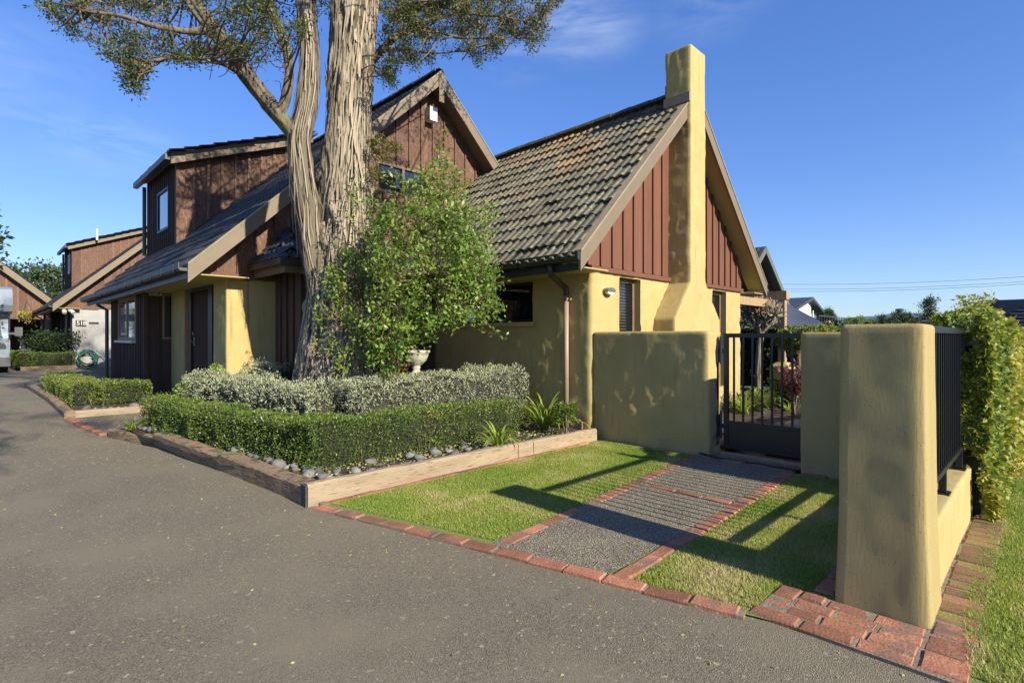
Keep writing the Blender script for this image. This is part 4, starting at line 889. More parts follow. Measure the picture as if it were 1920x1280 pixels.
# ================================================================== HEDGES
def hedge(name, segs, m, core, label, lsize, asp, dens, tintf, seed=0, parent_kw=None, rough=.05, stems=True, group=None, outw=.6, jit=.9, cat='hedge'):
    """segs: list of (p0, p1, width, z0, z1a, z1b)"""
    r = np.random.default_rng(seed); mid = np.mean([(np.array(s[0]) + np.array(s[1])) / 2 for s in segs], axis=0)
    root = thing(name, label, cat, (mid[0], mid[1], float(gzu(mid[1]))), group); parts = []; cm = M()
    for p0, p1, w, h0, za, zb in segs:
        p0, p1 = np.array(p0, float), np.array(p1, float); d = p1 - p0; ln = np.linalg.norm(d); d /= ln; nn = np.array([-d[1], d[0]])
        k = max(3, int(ln / .12)); ring = []
        for i in range(k + 1):
            c = p0 + d * ln * i / k; g = float(gzu(c[1])); zt = za + (zb - za) * i / k; e = .10 if i in (0, k) else 0
            q = [(-w / 2 + .09 + e, .07), (-w / 2 + .06 + e, zt - .14), (-w / 2 + .14 + e, zt - .07), (w / 2 - .14 - e, zt - .07), (w / 2 - .06 - e, zt - .14), (w / 2 - .09 - e, .07)]
            ring.append([(c[0] + nn[0] * a + d[0] * (.05 if i == 0 else -.05 if i == k else 0), c[1] + nn[1] * a + d[1] * (.05 if i == 0 else -.05 if i == k else 0), g + h0 * 0 + b) for a, b in q])
        n = 6; cm.add([p for rr in ring for p in rr], [(i * n + j, i * n + (j + 1) % n, (i + 1) * n + (j + 1) % n, (i + 1) * n + j) for i in range(k) for j in range(n)] + [tuple(range(n))[::-1], tuple(range(k * n, k * n + n))])
        zt = (za + zb) / 2; per = 2 * zt + w; N = int(dens * (ln * per + 2 * w * zt)); t = r.uniform(-.02, 1.02, N); s = r.uniform(0, per, N)
        ends = r.uniform(0, 1, N) < (2 * w * zt) / (ln * per + 2 * w * zt)
        hz = za + (zb - za) * t; a = np.where(s < zt, -w / 2, np.where(s > zt + w, w / 2, s - zt - w / 2)); z = np.where(s < zt, s / zt, np.where(s > zt + w, (per - s) / zt, 1.0)) * hz
        es = r.uniform(0, 1, N) < .5; a = np.where(ends, r.uniform(-w / 2, w / 2, N), a); z = np.where(ends, r.uniform(0, 1, N) * hz, z); t = np.where(ends, np.where(es, 0., 1.), t)
        topn = (z > hz - 1e-6).astype(float); sid = np.sign(a) * (np.abs(a) > w / 2 - 1e-6)
        # soften the clipped edges
        rd = np.clip((np.abs(a) / (w / 2) - .75) / .25, 0, 1) * np.clip((z / hz - .8) / .2, 0, 1); z = z - .05 * rd; a = a * (1 - .07 * rd)
        base = p0 + d * (ln * t)[:, None] + nn * a[:, None]; P = np.c_[base, z + gzu(base[:, 1])]
        No = np.c_[nn * sid[:, None] + d * np.where(ends, np.where(es, -1., 1.), 0)[:, None], topn + .15]; No = unit(No)
        bmp = rough * fbm(P * 5 + seed, 3); dep = np.abs(r.normal(0, .028, N)); P = P + No * (bmp - dep)[:, None]
        thin = (P[:, 2] - gzu(P[:, 1]) > .03 + .07 * r.uniform(0, 1, N)); thin &= (vn(P * 9 + 3) > -.72); P, No, dep, t_, zz = P[thin], No[thin], dep[thin], t[thin], (z / hz)[thin]
        D = No * outw + r.normal(size=P.shape) * jit * .6 + np.array([0, 0, .25]); tint = tintf(P, zz, r)
        parts.append(leafgeo(P, D, lsize * r.uniform(.7, 1.25, len(P)), asp, tint, r=r))
    cm.obj('core', core, root); V, F, T = merge(parts); npmesh('foliage', V, F, m, root, tint=np.clip(T, 0, 1), kind='stuff')
    if stems:
        st = M()
        for p0, p1, w, h0, za, zb in segs:
            p0, p1 = np.array(p0, float), np.array(p1, float); ln = np.linalg.norm(p1 - p0)
            for i in range(int(ln * 16)):
                c = p0 + (p1 - p0) * r.uniform(.02, .98) + r.uniform(-w * .42, w * .42, 2); g = float(gzu(c[1])); q = c + r.normal(0, .04, 2)
                st.tube([(c[0], c[1], g + .08), (q[0], q[1], g + za * .5)], [.007, .004], 4, cap=False)
        st.obj('stems', 'stem', root, kind='stuff')
    return root
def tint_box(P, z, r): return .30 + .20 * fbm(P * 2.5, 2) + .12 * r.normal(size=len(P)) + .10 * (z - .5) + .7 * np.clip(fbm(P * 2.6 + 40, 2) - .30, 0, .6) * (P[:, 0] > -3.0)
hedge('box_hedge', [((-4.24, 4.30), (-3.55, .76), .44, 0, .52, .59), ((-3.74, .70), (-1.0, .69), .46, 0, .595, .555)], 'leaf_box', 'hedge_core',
      'low clipped green box hedge bending round the corner above the sleepers', .021, .62, 5200, tint_box, 1)
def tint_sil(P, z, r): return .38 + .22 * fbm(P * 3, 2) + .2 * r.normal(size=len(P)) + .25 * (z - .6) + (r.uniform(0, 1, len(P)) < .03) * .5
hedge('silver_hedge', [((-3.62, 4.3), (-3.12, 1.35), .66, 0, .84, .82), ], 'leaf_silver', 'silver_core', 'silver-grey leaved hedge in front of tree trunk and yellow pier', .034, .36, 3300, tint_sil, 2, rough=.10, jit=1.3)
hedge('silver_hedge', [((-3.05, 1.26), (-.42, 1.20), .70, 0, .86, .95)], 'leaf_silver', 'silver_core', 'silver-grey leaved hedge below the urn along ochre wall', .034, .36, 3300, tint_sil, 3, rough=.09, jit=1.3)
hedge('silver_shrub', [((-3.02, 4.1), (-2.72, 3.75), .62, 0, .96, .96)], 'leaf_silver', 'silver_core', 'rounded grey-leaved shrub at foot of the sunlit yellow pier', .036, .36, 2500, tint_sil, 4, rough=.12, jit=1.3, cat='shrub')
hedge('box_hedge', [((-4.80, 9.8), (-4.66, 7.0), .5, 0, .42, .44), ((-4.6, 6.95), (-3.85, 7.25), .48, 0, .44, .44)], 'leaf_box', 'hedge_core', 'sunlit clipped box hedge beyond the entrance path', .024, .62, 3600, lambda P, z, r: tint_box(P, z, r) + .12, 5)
h3 = onG(95, 684)
hedge('box_hedge', [((-4.75, 25.5), (-4.7, 21.4), .6, 0, .6, .6), ((-4.6, 21.3), (-3.4, 21.3), .6, 0, .6, .6)], 'leaf_box', 'hedge_core', 'shaded clipped box hedge in front of white wall', .04, .65, 1200, tint_box, 6, stems=False)

# ================================================================== TREES AND SHRUBS (world placement by depth along the view)
def curve(pts, n=24):
    P = np.array(pts, float); s = np.concatenate([[0], np.cumsum(np.linalg.norm(np.diff(P, axis=0), axis=1))]); t = np.linspace(0, s[-1], n)
    o = np.stack([np.interp(t, s, P[:, k]) for k in range(P.shape[1])], 1)
    for _ in range(3): o[1:-1] = (o[:-2] + 2 * o[1:-1] + o[2:]) / 4
    return o
def barktube(path, rad, n=90, amp=.02, fl=.10, seed=0, flare=0):
    """limb with fluted, stringy bark: path (m,3), rad (m,)"""
    P = np.array(path); m = len(P); tg = unit(np.gradient(P, axis=0)); V = []; a = np.array([1., .2, 0])
    for i in range(m):
        x = np.cross(tg[i], a); x /= np.linalg.norm(x); y = np.cross(tg[i], x)
        for k in range(n): an = 2 * math.pi * k / n; V.append(np.r_[x * math.cos(an) + y * math.sin(an), an, i])
    V = np.array(V); N = V[:, :3]; an = V[:, 3]; ii = V[:, 4].astype(int); h = np.concatenate([[0], np.cumsum(np.linalg.norm(np.diff(P, axis=0), axis=1))])[ii]
    R = np.array(rad)[ii]; ca, sa = np.cos(an), np.sin(an)
    warp = .35 * fbm(np.c_[ca * 1.5, sa * 1.5, h * 1.1 + seed], 2)
    q = np.c_[np.cos(an + warp), np.sin(an + warp)]
    flute = fbm(np.c_[q * 1.6, h * .35 + seed * 3], 2)
    rid = 1 - np.abs(fbm(np.c_[q * 5.5 * (R[:, None] / .4 + .3), h * 1.25 + seed + 5], 3)) * 2.2
    fine = 1 - np.abs(fbm(np.c_[q * 15 * (R[:, None] / .4 + .3), h * 3 + seed + 9], 2)) * 2
    knob = np.clip(fbm(np.c_[q * 2.2, h * 2.2 + seed + 70], 2) - .35, 0, 1)
    d = R * fl * flute + amp * rid + amp * .45 * fine + R * .35 * knob
    V2 = P[ii] + N * (R + d)[:, None]
    F = np.array([(i * n + k, i * n + (k + 1) % n, (i + 1) * n + (k + 1) % n, (i + 1) * n + k) for i in range(m - 1) for k in range(n)]); return V2, F
def joinq(lst):
    V = []; F = []; o = 0
    for v, f in lst: V.append(v); F.append(f + o); o += len(v)
    return np.concatenate(V), np.concatenate(F)
TT = 7.5
tb = onT(650, 800, TT)
tree = thing('tree', 'tall old tree with shaggy pale bark rising in front of house', 'tree', (tb[0], tb[1], .05))
hp = lambda px, py, t: onT(px, py, t)
trunk_px = [(650, 830, TT), (650, 760, TT), (648, 700, TT), (645, 620, TT), (644, 540, TT), (644, 450, TT), (647, 340, TT), (652, 240, TT), (658, 120, TT), (664, 0, TT), (678, -140, TT), (690, -320, TT)]
tr_r = [.74, .65, .54, .42, .335, .28, .26, .268, .298, .335, .32, .26]
tp_ = curve([hp(*p) for p in trunk_px], 190); trr = np.interp(np.linspace(0, 1, 190), np.linspace(0, 1, 12), tr_r)
trunkV = [barktube(tp_, trr, 200, .026, .13, 1)]
LIMBS = []
def limb(pts, rads, n=26, seg=60, seed=0, amp=.009):
    c = curve([hp(*p) for p in pts], seg); r = np.interp(np.linspace(0, 1, seg), np.linspace(0, 1, len(rads)), rads); trunkV.append(barktube(c, r, n, amp, .10, seed)); LIMBS.append((c, r)); return c
limb([(612, 640, 7.45), (600, 560, 7.35), (590, 500, 7.25), (578, 420, 7.15), (566, 330, 7.1), (560, 265, 7.1), (574, 200, 7.1), (582, 120, 7.15), (576, 40, 7.2), (566, -60, 7.3), (548, -180, 7.4)], [.10, .13, .135, .13, .125, .125, .11, .105, .10, .095, .08], 60, 110, 2, .012)
limb([(562, 262, 7.1), (535, 232, 7.05), (505, 195, 7.0), (470, 150, 6.9), (435, 100, 6.8), (400, 58, 6.7), (365, 10, 6.6), (330, -60, 6.5)], [.09, .095, .09, .085, .08, .075, .065, .055], 40, 70, 3, .012)
limb([(522, 222, 7.0), (536, 185, 7.0), (543, 140, 7.05), (537, 95, 7.1), (524, 52, 7.1), (506, 15, 7.1), (490, -50, 7.1)], [.06, .055, .05, .05, .045, .04, .03], 26, 60, 4, .006)
limb([(728, 32, 7.5), (760, 18, 7.45), (800, 5, 7.4), (850, -8, 7.3), (900, -30, 7.2)], [.07, .06, .05, .045, .03], 22, 40, 5, .006)
limb([(690, 120, 7.6), (740, 70, 7.9), (800, 40, 8.1), (870, 20, 8.2)], [.06, .04, .03, .02], 14, 30, 6, .003)
limb([(745, 26, 7.5), (790, 50, 7.5), (860, 72, 7.4), (930, 70, 7.3), (985, 72, 7.3)], [.03, .024, .018, .014, .008], 10, 40, 10, .001)
limb([(800, 5, 7.4), (880, 25, 7.5), (960, 35, 7.6), (1015, 45, 7.6)], [.03, .022, .016, .008], 10, 40, 11, .001)
limb([(715, 90, 7.6), (760, 95, 7.7), (820, 100, 7.8), (880, 95, 7.9)], [.02, .016, .012, .008], 10, 40, 12, .001)
limb([(400, 58, 6.7), (350, 60, 6.5), (290, 50, 6.3), (230, 30, 6.1), (150, 20, 5.9)], [.05, .035, .028, .02, .012], 12, 40, 7, .002)
limb([(470, 150, 6.9), (420, 120, 6.5), (360, 105, 6.2), (300, 110, 6.0), (255, 145, 5.9)], [.035, .026, .02, .014, .008], 12, 40, 8, .002)
limb([(435, 100, 6.8), (380, 20, 6.9), (300, -30, 6.8), (200, -50, 6.6)], [.05, .035, .025, .015], 12, 40, 9, .002)
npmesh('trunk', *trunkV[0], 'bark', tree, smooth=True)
for v_, f_ in trunkV[1:]: npmesh('limb', v_, f_, 'bark_lichen_shaded', tree, smooth=True)
# peeling strips of bark
sv, sf = [], []
r_ = np.random.default_rng(5)
for k in range(1000):
    big = r_.uniform() < .75; c, rr = (tp_, trr) if big else LIMBS[0]
    i0 = r_.integers(6, len(c) - 26); ln = r_.integers(7, 24); an = r_.uniform(0, 2 * math.pi); w = r_.uniform(.004, .017) * (1 if big else .6); lift = r_.uniform(.0, .05) * (1 if r_.uniform() < .7 else 1.7); dr = r_.uniform(-.25, .25)
    base = len(sv); out = -1 if r_.uniform() < .6 else 1
    for j in range(ln):
        i = min(i0 + j, len(c) - 1); t = j / (ln - 1); a2 = an + dr * t; nrm = np.array([math.cos(a2), math.sin(a2), 0]); tn = np.array([-math.sin(a2), math.cos(a2), 0])
        e = (1 - t if out < 0 else t); off = rr[i] * 1.02 + .016 + lift * e ** 2.2; p = c[i] + nrm * off + tn * .012 * math.sin(5 * t + k); ww = w * (.35 + .65 * math.sin(math.pi * min(1, .15 + .85 * t)))
        sv += [p - tn * ww, p + tn * ww]
    sf += [(base + 2 * j, base + 2 * j + 1, base + 2 * j + 3, base + 2 * j + 2) for j in range(ln - 1)]
npmesh('peeling_bark', np.array(sv), np.array(sf), 'bark_strip', tree, kind='stuff')
# crown: sprays of fine foliage hung on twigs
def inpoly(x, y, poly):
    c = False; j = len(poly) - 1
    for i in range(len(poly)):
        if (poly[i][1] > y) != (poly[j][1] > y) and x < (poly[j][0] - poly[i][0]) * (y - poly[i][1]) / (poly[j][1] - poly[i][1]) + poly[i][0]: c = not c
        j = i
    return c
def sample_poly(poly, n, r, tlo, thi):
    xs = [p[0] for p in poly]; ys = [p[1] for p in poly]; o = []
    while len(o) < n:
        x, y = r.uniform(min(xs), max(xs)), r.uniform(min(ys), max(ys))
        if inpoly(x, y, poly): o.append(hp(x, y, r.uniform(tlo, thi)))
    return np.array(o)
def sprays(centres, rad, per, lsize, asp, r, tintf, down=.0):
    parts = []
    for c in centres:
        n = int(per * r.uniform(.6, 1.4)); rr = rad * r.uniform(.6, 1.35); ax = unit(r.normal(size=(1, 3)) + np.array([[0, 0, -down]]))[0]
        q = r.normal(size=(n, 3)) * np.array([1, 1, .6]); q = unit(q) * (r.uniform(0, 1, n) ** .55)[:, None] * rr; q += ax * r.uniform(-1, 1, n)[:, None] * rr * .7
        parts.append(leafgeo(c + q, q + r.normal(size=(n, 3)) * rr * .5 + np.array([0, 0, .25 * rr]), lsize * r.uniform(.7, 1.3, n), asp, tintf(n, r), r=r))
    return merge(parts)
rc_ = np.random.default_rng(11)
nodes = np.concatenate([c[::3] for c, _ in LIMBS[1:]] + [LIMBS[0][0][70::3], tp_[110::4]])
polyL = [(55, -10), (75, 15), (110, 60), (150, 95), (195, 110), (240, 135), (300, 110), (360, 125), (420, 105), (470, 130), (520, 100), (600, 60), (600, -10)]
polyD = [(215, 90), (280, 90), (275, 150), (262, 185), (240, 180), (235, 140)]
polyR = [(705, -10), (1055, -10), (1020, 35), (1028, 70), (1000, 95), (940, 85), (900, 130), (850, 100), (800, 130), (760, 120), (735, 150), (712, 150)]
cl_ = [sample_poly(polyL, 270, rc_, 5.7, 7.4), sample_poly(polyD, 22, rc_, 5.7, 6.2), sample_poly(polyR, 330, rc_, 6.8, 8.4), sample_poly([(712, 130), (742, 150), (735, 170), (715, 185)], 8, rc_, 7.2, 7.7),
       sample_poly([(250, 30), (600, 30), (600, -10), (250, -10)], 70, rc_, 6.2, 7.6)]
cl_ = np.concatenate(cl_); keepm = vn(cl_ * 2.3 + 4) > -.15; cl_ = cl_[keepm]
top = []                                                          # the crown above the frame
while len(top) < 520:
    q = rc_.uniform(-1, 1, 3)
    if np.dot(q, q) < 1: p = np.array([tp_[-1][0], tp_[-1][1], 9.2]) + q * np.array([4.4, 4.2, 2.9]); top.append(p)
top = np.array(top); top = top[vn(top * .9 + 7) > -.05]; tw = M()
ends = np.concatenate([c[-1:] for c, _ in LIMBS] + [tp_[-8:]])
def twig(p, src, r, r0=.010):
    d = np.linalg.norm(src - p, axis=1); s = src[np.argmin(d + r.uniform(0, .35, len(d)))]; mid = (s + p) / 2 + r.normal(0, .10, 3) + np.array([0, 0, -.04]); dl = np.linalg.norm(s - p)
    c = curve([s, s * .6 + mid * .4 + r.normal(0, .03, 3), mid, p * .6 + mid * .4 + r.normal(0, .04, 3), p], 9); tw.tube(c, np.linspace(min(.022, r0 * (.5 + dl)), .0035, 9), 5, cap=False)
for p in cl_: twig(p, nodes, rc_)
hubs = top[::7]
for p in hubs: twig(p, np.concatenate([ends, tp_[150:]]), rc_, .03)
for p in top: twig(p, np.concatenate([hubs, ends]), rc_, .012)
bare = sample_poly([(330, 60), (520, 90), (560, 160), (380, 150)], 26, rc_, 6.4, 7.2)
for p in bare: twig(p, nodes, rc_, .006)
tw.obj('twigs', 'twig', tree, kind='stuff')
tf = lambda n, r: np.clip(r.uniform(.0, .75) * .55 + .22 + r.normal(0, .14, n), 0, 1)
V_, F_, T_ = merge([sprays(cl_, .092, 70, .040, .36, rc_, tf, .4), sprays(top, .34, 110, .075, .34, rc_, tf)])
npmesh('crown', V_, F_, 'leaf_tree', tree, tint=T_, kind='stuff')
# young shoots on the trunk by the gable
sh = sample_poly([(700, 245), (745, 275), (770, 250), (735, 290), (715, 330), (703, 335)], 16, rc_, 7.2, 7.5)
V_, F_, T_ = sprays(sh, .08, 55, .05, .3, rc_, lambda n, r: np.clip(.8 + r.normal(0, .12, n), 0, 1)); npmesh('young_shoots', V_, F_, 'leaf_tree', tree, tint=T_, kind='stuff')

# glossy evergreen shrub against the trunk
sb_ = hp(712, 815, 7.2); rs = np.random.default_rng(21)
shrub = thing('shrub', 'bushy glossy bright green shrub growing up against the trunk', 'shrub', (sb_[0], sb_[1], .1))
polyS = [(585, 600), (610, 560), (600, 520), (640, 490), (650, 440), (640, 370), (660, 350), (690, 385), (720, 375), (745, 330), (770, 345), (790, 310), (815, 300), (825, 262), (838, 300), (865, 330), (880, 372), (925, 385), (915, 430), (900, 470), (938, 505), (925, 560), (938, 590), (905, 605), (870, 590), (830, 610), (800, 640), (765, 655), (750, 690), (735, 715), (700, 712), (675, 660), (655, 690), (625, 690), (610, 630)]
cs = sample_poly(polyS, 1250, rs, 6.35, 7.15); mid_t = cs
dens_ = vn(cs * 2.6 + 2); cs = cs[(dens_ > -.22 + .30 * np.clip(cs[:, 2] - 2.6, 0, 1)) & ((cs[:, 2] < 2.75) | (rs.uniform(0, 1, len(cs)) < .55))]
fr_ = sample_poly([(690, 380), (880, 380), (900, 580), (700, 690)], 330, rs, 6.0, 6.5); cs = np.concatenate([cs, fr_])
for px, py in ((920, 622), (927, 600), (608, 640), (600, 600), (640, 690), (905, 440), (822, 280), (830, 265), (745, 335), (930, 395)): cs = np.concatenate([cs, [hp(px, py, 6.5)]])
st_ = M(); base_ = np.array([sb_[0], sb_[1], .1]); stems_ = []
for px, py, t in ((640, 420, 6.9), (700, 420, 6.8), (760, 360, 6.8), (820, 300, 6.8), (870, 400, 6.7), (900, 540, 6.6), (820, 520, 6.5), (640, 600, 6.6), (740, 560, 6.5)):
    e_ = hp(px, py, t); c = curve([base_ + rs.normal(0, .06, 3) * [1, 1, 0], base_ * .8 + e_ * .2 + [rs.normal(0, .08), rs.normal(0, .08), .42 * e_[2]], base_ * .45 + e_ * .55 + [0, 0, .30], e_], 18); stems_.append(c); st_.tube(c, np.linspace(.022, .006, 18), 6, cap=False)
nd = np.concatenate(stems_)
parts = []
for p in cs:
    d = np.linalg.norm(nd - p, axis=1); s = nd[np.argmin(d)]; ax = p - s; ax /= np.linalg.norm(ax) + 1e-6; ax = ax * .6 + np.array([0, 0, .5]) + rs.normal(0, .35, 3); ax /= np.linalg.norm(ax)
    if rs.uniform() < .8: st_.tube(curve([s, (s + p) / 2 + rs.normal(0, .05, 3), p, p + ax * .12], 7), np.linspace(.006, .002, 7), 4, cap=False)
    n = rs.integers(13, 24); t = rs.uniform(-.12, .14, n); q = p + ax * t[:, None] + rs.normal(0, .035, (n, 3)); D = ax * .5 + unit(rs.normal(size=(n, 3)))
    tt = .42 + .38 * float(vn(p[None] * 3.1 + 8)[0]) + rs.normal(0, .08) + rs.normal(0, .14, n); parts.append(leafgeo(q, D, rs.uniform(.024, .072, n), .5, np.clip(tt, 0, 1) * np.where(rs.uniform(size=n) < .02, 1.5, 1), r=rs))
V_, F_, T_ = merge(parts); npmesh('foliage', V_, F_, 'leaf_shrub', shrub, tint=np.clip(T_, 0, 1), kind='stuff'); st_.obj('stems', 'stem', shrub, kind='stuff')

# ivy-covered boundary beyond the railing
ri = np.random.default_rng(31); ivy = thing('ivy_hedge', 'yellow-green ivy covering the boundary fence beside the grass verge', 'hedge', (2, -4, 0))
vv = np.linspace(-.55, 9.5, 60); zt_ = 1.52 + .05 * np.sin(vv * 2.3) - .035 * np.clip(vv, 0, 4)
M().add([p for v, z in zip(vv, zt_) for p in ((v, -4.10, 0), (v, -4.10, z - .14), (v, -3.93, z - .14), (v, -3.93, 0))], [(4*i+j, 4*i+(j+1) % 4, 4*i+4+(j+1) % 4, 4*i+4+j) for i in range(59) for j in range(4)] + [(3, 2, 1, 0)]).obj('core', 'hedge_core', ivy)
N = 52000; v = -.65 + 10.0 * ri.uniform(0, 1, N) ** 1.5; hz = np.interp(v, vv, zt_); k = ri.uniform(0, 1, N); zz = np.where(k < .72, ri.uniform(0, 1, N) * hz, hz); uu = np.where(k < .72, -4.17, ri.uniform(-4.17, -3.85, N))
endm = ri.uniform(0, 1, N) < .10; v = np.where(endm, -.65, v); uu = np.where(endm, ri.uniform(-4.17, -3.86, N), uu); zz = np.where(endm, ri.uniform(.35, 1, N) * 1.6, zz)
P = np.c_[v, uu, zz]; No = np.c_[np.where(endm, -1, 0), np.where(k < .72, -1., -.2), np.where(k < .72, .2, 1.)]; b = fbm(P * 1.8, 3); P += unit(No) * (.10 * b + .05 - np.abs(ri.normal(0, .045, N)))[:, None]
msk = (vn(P * 4.5 + 2) > -.55) & (P[:, 2] > .02) & ~((P[:, 0] < -.5) & (P[:, 2] < .40) & (P[:, 1] > -4.06)); P, No = P[msk], No[msk]
P[:, 1] -= .035 * np.clip(P[:, 0] + .3, 0, 6) * (No[:, 1] < -.5)
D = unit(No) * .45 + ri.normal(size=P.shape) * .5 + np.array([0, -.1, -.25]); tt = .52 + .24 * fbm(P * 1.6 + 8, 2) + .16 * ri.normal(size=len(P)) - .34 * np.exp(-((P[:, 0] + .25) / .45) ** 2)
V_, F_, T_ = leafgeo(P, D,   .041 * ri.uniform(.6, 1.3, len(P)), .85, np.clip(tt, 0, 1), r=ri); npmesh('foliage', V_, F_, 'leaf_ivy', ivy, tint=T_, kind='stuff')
up_ = []
for px in (1800, 1815, 1829, 1837, 1846, 1855): c = hp(px, 585, 8.0); up_.append(c + [0, 0, 0])
up_ = np.array([u + np.array([0, 0, k * .05 - .08]) for u in up_ for k in range(7)]); V_, F_, T_ = sprays(up_, .05, 16, .05, .5, ri, lambda n, r: np.clip(.5 + r.normal(0, .1, n), 0, 1)); npmesh('upright_shoots', V_, F_, 'leaf_ivy', ivy, tint=T_, kind='stuff')

# ================================================================== GRASS
def grass(name, poly, dens, h, seed, parentless=True, fade=None, label=None, dry=0., dz=.012):
    r = np.random.default_rng(seed); P = np.array(poly); lo, hi = P.min(0), P.max(0); A = (hi - lo).prod(); n = int(A * dens); q = lo + (hi - lo) * r.uniform(0, 1, (n, 2))
    ins = np.zeros(n, bool); j = len(P) - 1
    for i in range(len(P)):
        c = ((P[i, 1] > q[:, 1]) != (P[j, 1] > q[:, 1])) & (q[:, 0] < (P[j, 0] - P[i, 0]) * (q[:, 1] - P[i, 1]) / (P[j, 1] - P[i, 1] + 1e-12) + P[i, 0]); ins ^= c; j = i
    q = q[ins]
    if fade is not None: q = q[r.uniform(0, 1, len(q)) < fade(q)]
    n = len(q); pat = fbm(np.c_[q * 1.9, q[:, :1] * 0 + seed], 3); hh = h * r.uniform(.5, 1.2, n) * (1 + .25 * pat); an = r.uniform(0, 6.28, n); lean = r.normal(0, .6, n)
    w = .0024 * r.uniform(.7, 1.5, n); dx, dy = np.cos(an), np.sin(an); b = np.c_[q, np.full(n, dz)]
    V = np.empty((n, 3, 3)); V[:, 0] = b + np.c_[-dy * w, dx * w, 0 * w]; V[:, 1] = b - np.c_[-dy * w, dx * w, 0 * w]; V[:, 2] = b + np.c_[dx * lean * hh, dy * lean * hh, hh]
    # thatch
    tt = .44 + .24 * pat + .15 * r.normal(size=n) + dry * np.clip(fbm(np.c_[q * 3.1 + 9, q[:, :1] * 0], 2) + .12, 0, 1) + (r.uniform(0, 1, n) < .09) * .5
    return npmesh(name, V.reshape(-1, 3), np.arange(n * 3).reshape(n, 3), 'grass', None, (float(P[:, 0].mean()), float(P[:, 1].mean()), 0), tint=np.repeat(np.clip(tt, 0, 1), 3), kind='stuff', label=label, cat='grass')
grass('grass', [(-3.93, -.25), (-.10, -.24), (-.08, -1.50), (-2.3, -1.71), (-3.52, -1.82)], 32000, .017, 3, label='sunny short lawn between sleepers and brick path edge', dry=.38)
grass('grass', [(-3.40, -2.80), (-.16, -2.69), (-.14, -3.68), (-2.44, -3.66), (-2.80, -3.66), (-2.82, -3.42), (-3.22, -3.40)], 32000, .019, 4, label='lawn strip between path and tall pillar', dry=.38)
grass('grass', [(-3.15, -4.25), (-2.5, -4.17), (7.5, -4.15), (7.5, -7.5), (-3.15, -7.5)], 22000, .022, 5, label='grass verge outside the boundary wall', dry=.38, fade=lambda q: np.clip(1.1 - (q[:, 0] + 3.2) / 8, .12, 1) * (q[:, 1] > -4.3 - (q[:, 0] + 6.04) * .33 - .3))

# ================================================================== SMALL PLANTS AND GARDEN ORNAMENTS
def strap(name, base, n, ln, w, label, seed, group=None, spread=1., tb=.3, cat='plant'):
    r = np.random.default_rng(seed); root = thing(name, label, cat, base, group); V = []; F = []; T = []
    for i in range(n):
        an = r.uniform(0, 6.28); L_ = ln * r.uniform(.6, 1.15); el = r.uniform(.55, 1.35); d = np.array([math.cos(an), math.sin(an), 0]); s = np.array([-d[1], d[0], 0]); p = np.array(base) + d * r.uniform(0, .04) * spread; k = 7; t0 = len(V); tt = tb + r.uniform(0, .6)
        for j in range(k + 1):
            t = j / k; ww = w * r.uniform(.9, 1.1) * (1 - t) ** .5 * (.6 + .6 * min(1, 3 * t)) * .5; V += [p - s * ww, p + s * ww]; T += [tt, tt]; e = el - 2.1 * t * t * r.uniform(.8, 1.1); p = p + (d * math.cos(e) * spread + np.array([0, 0, math.sin(e)])) * L_ / k
        F += [(t0 + 2*j, t0 + 2*j + 1, t0 + 2*j + 3, t0 + 2*j + 2) for j in range(k)]
    npmesh('leaves', np.array(V), np.array(F), 'leaf_strap', root, tint=np.clip(T, 0, 1), kind='stuff'); return root
def at(px, py, h=.12): p = onG(px, py, h); return (p[0], p[1], p[2])
strap('strap_plant', at(935, 838), 48, .40, .030, 'low clump of strap leaves arching over the short sleeper block', 1)
strap('strap_plant', at(1022, 806), 66, .70, .034, 'taller clump of strap leaves between hedge end and downpipe', 2)
strap('strap_plant', at(998, 790), 30, .62, .030, 'upright strap leaves at the end of the silver hedge', 3)
strap('strap_plant', at(246, 806), 34, .30, .018, 'dark strap-leaved tuft at the foot of the hedge by entrance path', 4)
strap('grass_tuft', at(432, 862, .1), 40, .17, .010, 'small grass tuft hanging over drive sleeper joint', 5)
strap('strap_plant', (-4.2, 8.2, .28), 30, .55, .012, 'thin grassy plant behind the far box hedge', 6)
def ballshrub(name, px, py, t, r0, label, m='leaf_box', n=26, ls=.03, asp=.6, seed=0, cat='shrub', tint=.3, base_py=None, core='hedge_core', sq=(1, 1, 1)):
    r = np.random.default_rng(seed); c = hp(px, py, t); g = float(gzu(c[1])) if t < 60 else 0; root = thing(name, label, cat, (c[0], c[1], g)); q = unit(r.normal(size=(n, 3))) * (r.uniform(.3, 1, n) ** .5)[:, None] * r0 * np.array(sq)
    V, F, T = sprays(c + q, r0 * .38, 70, ls, asp, r, lambda k, rr: np.clip(tint + rr.normal(0, .16, k), 0, 1)); npmesh('foliage', V, F, m, root, tint=T, kind='stuff')
    s = M()
    for k in range(4): s.tube(curve([np.array([c[0], c[1], g]) + r.normal(0, .02 * max(1, r0), 3) * [1, 1, 0], c + r.normal(0, .25 * r0, 3)], 6), np.linspace(.045 * r0 + .006, .006, 6), 6, cap=False)
    s.obj('stems', 'stem', root, kind='stuff'); return root
ballshrub('small_shrub', 1061, 772, 7.05, .15, 'small leafy shrub at foot of downpipe', n=16, ls=.03, seed=41, tint=.25)
ballshrub('round_shrub', 94, 642, 20.5, .62, 'dark round shrub behind hedge by neighbouring porch', 'leaf_far', 40, .09, .6, 42, sq=(1.2, 1.2, .75))
ballshrub('seedling', 405, 697, 8.2, .10, 'bright green leafy seedling beside the silver hedge', 'leaf_shrub', 8, .06, .8, 43, 'plant', .6)
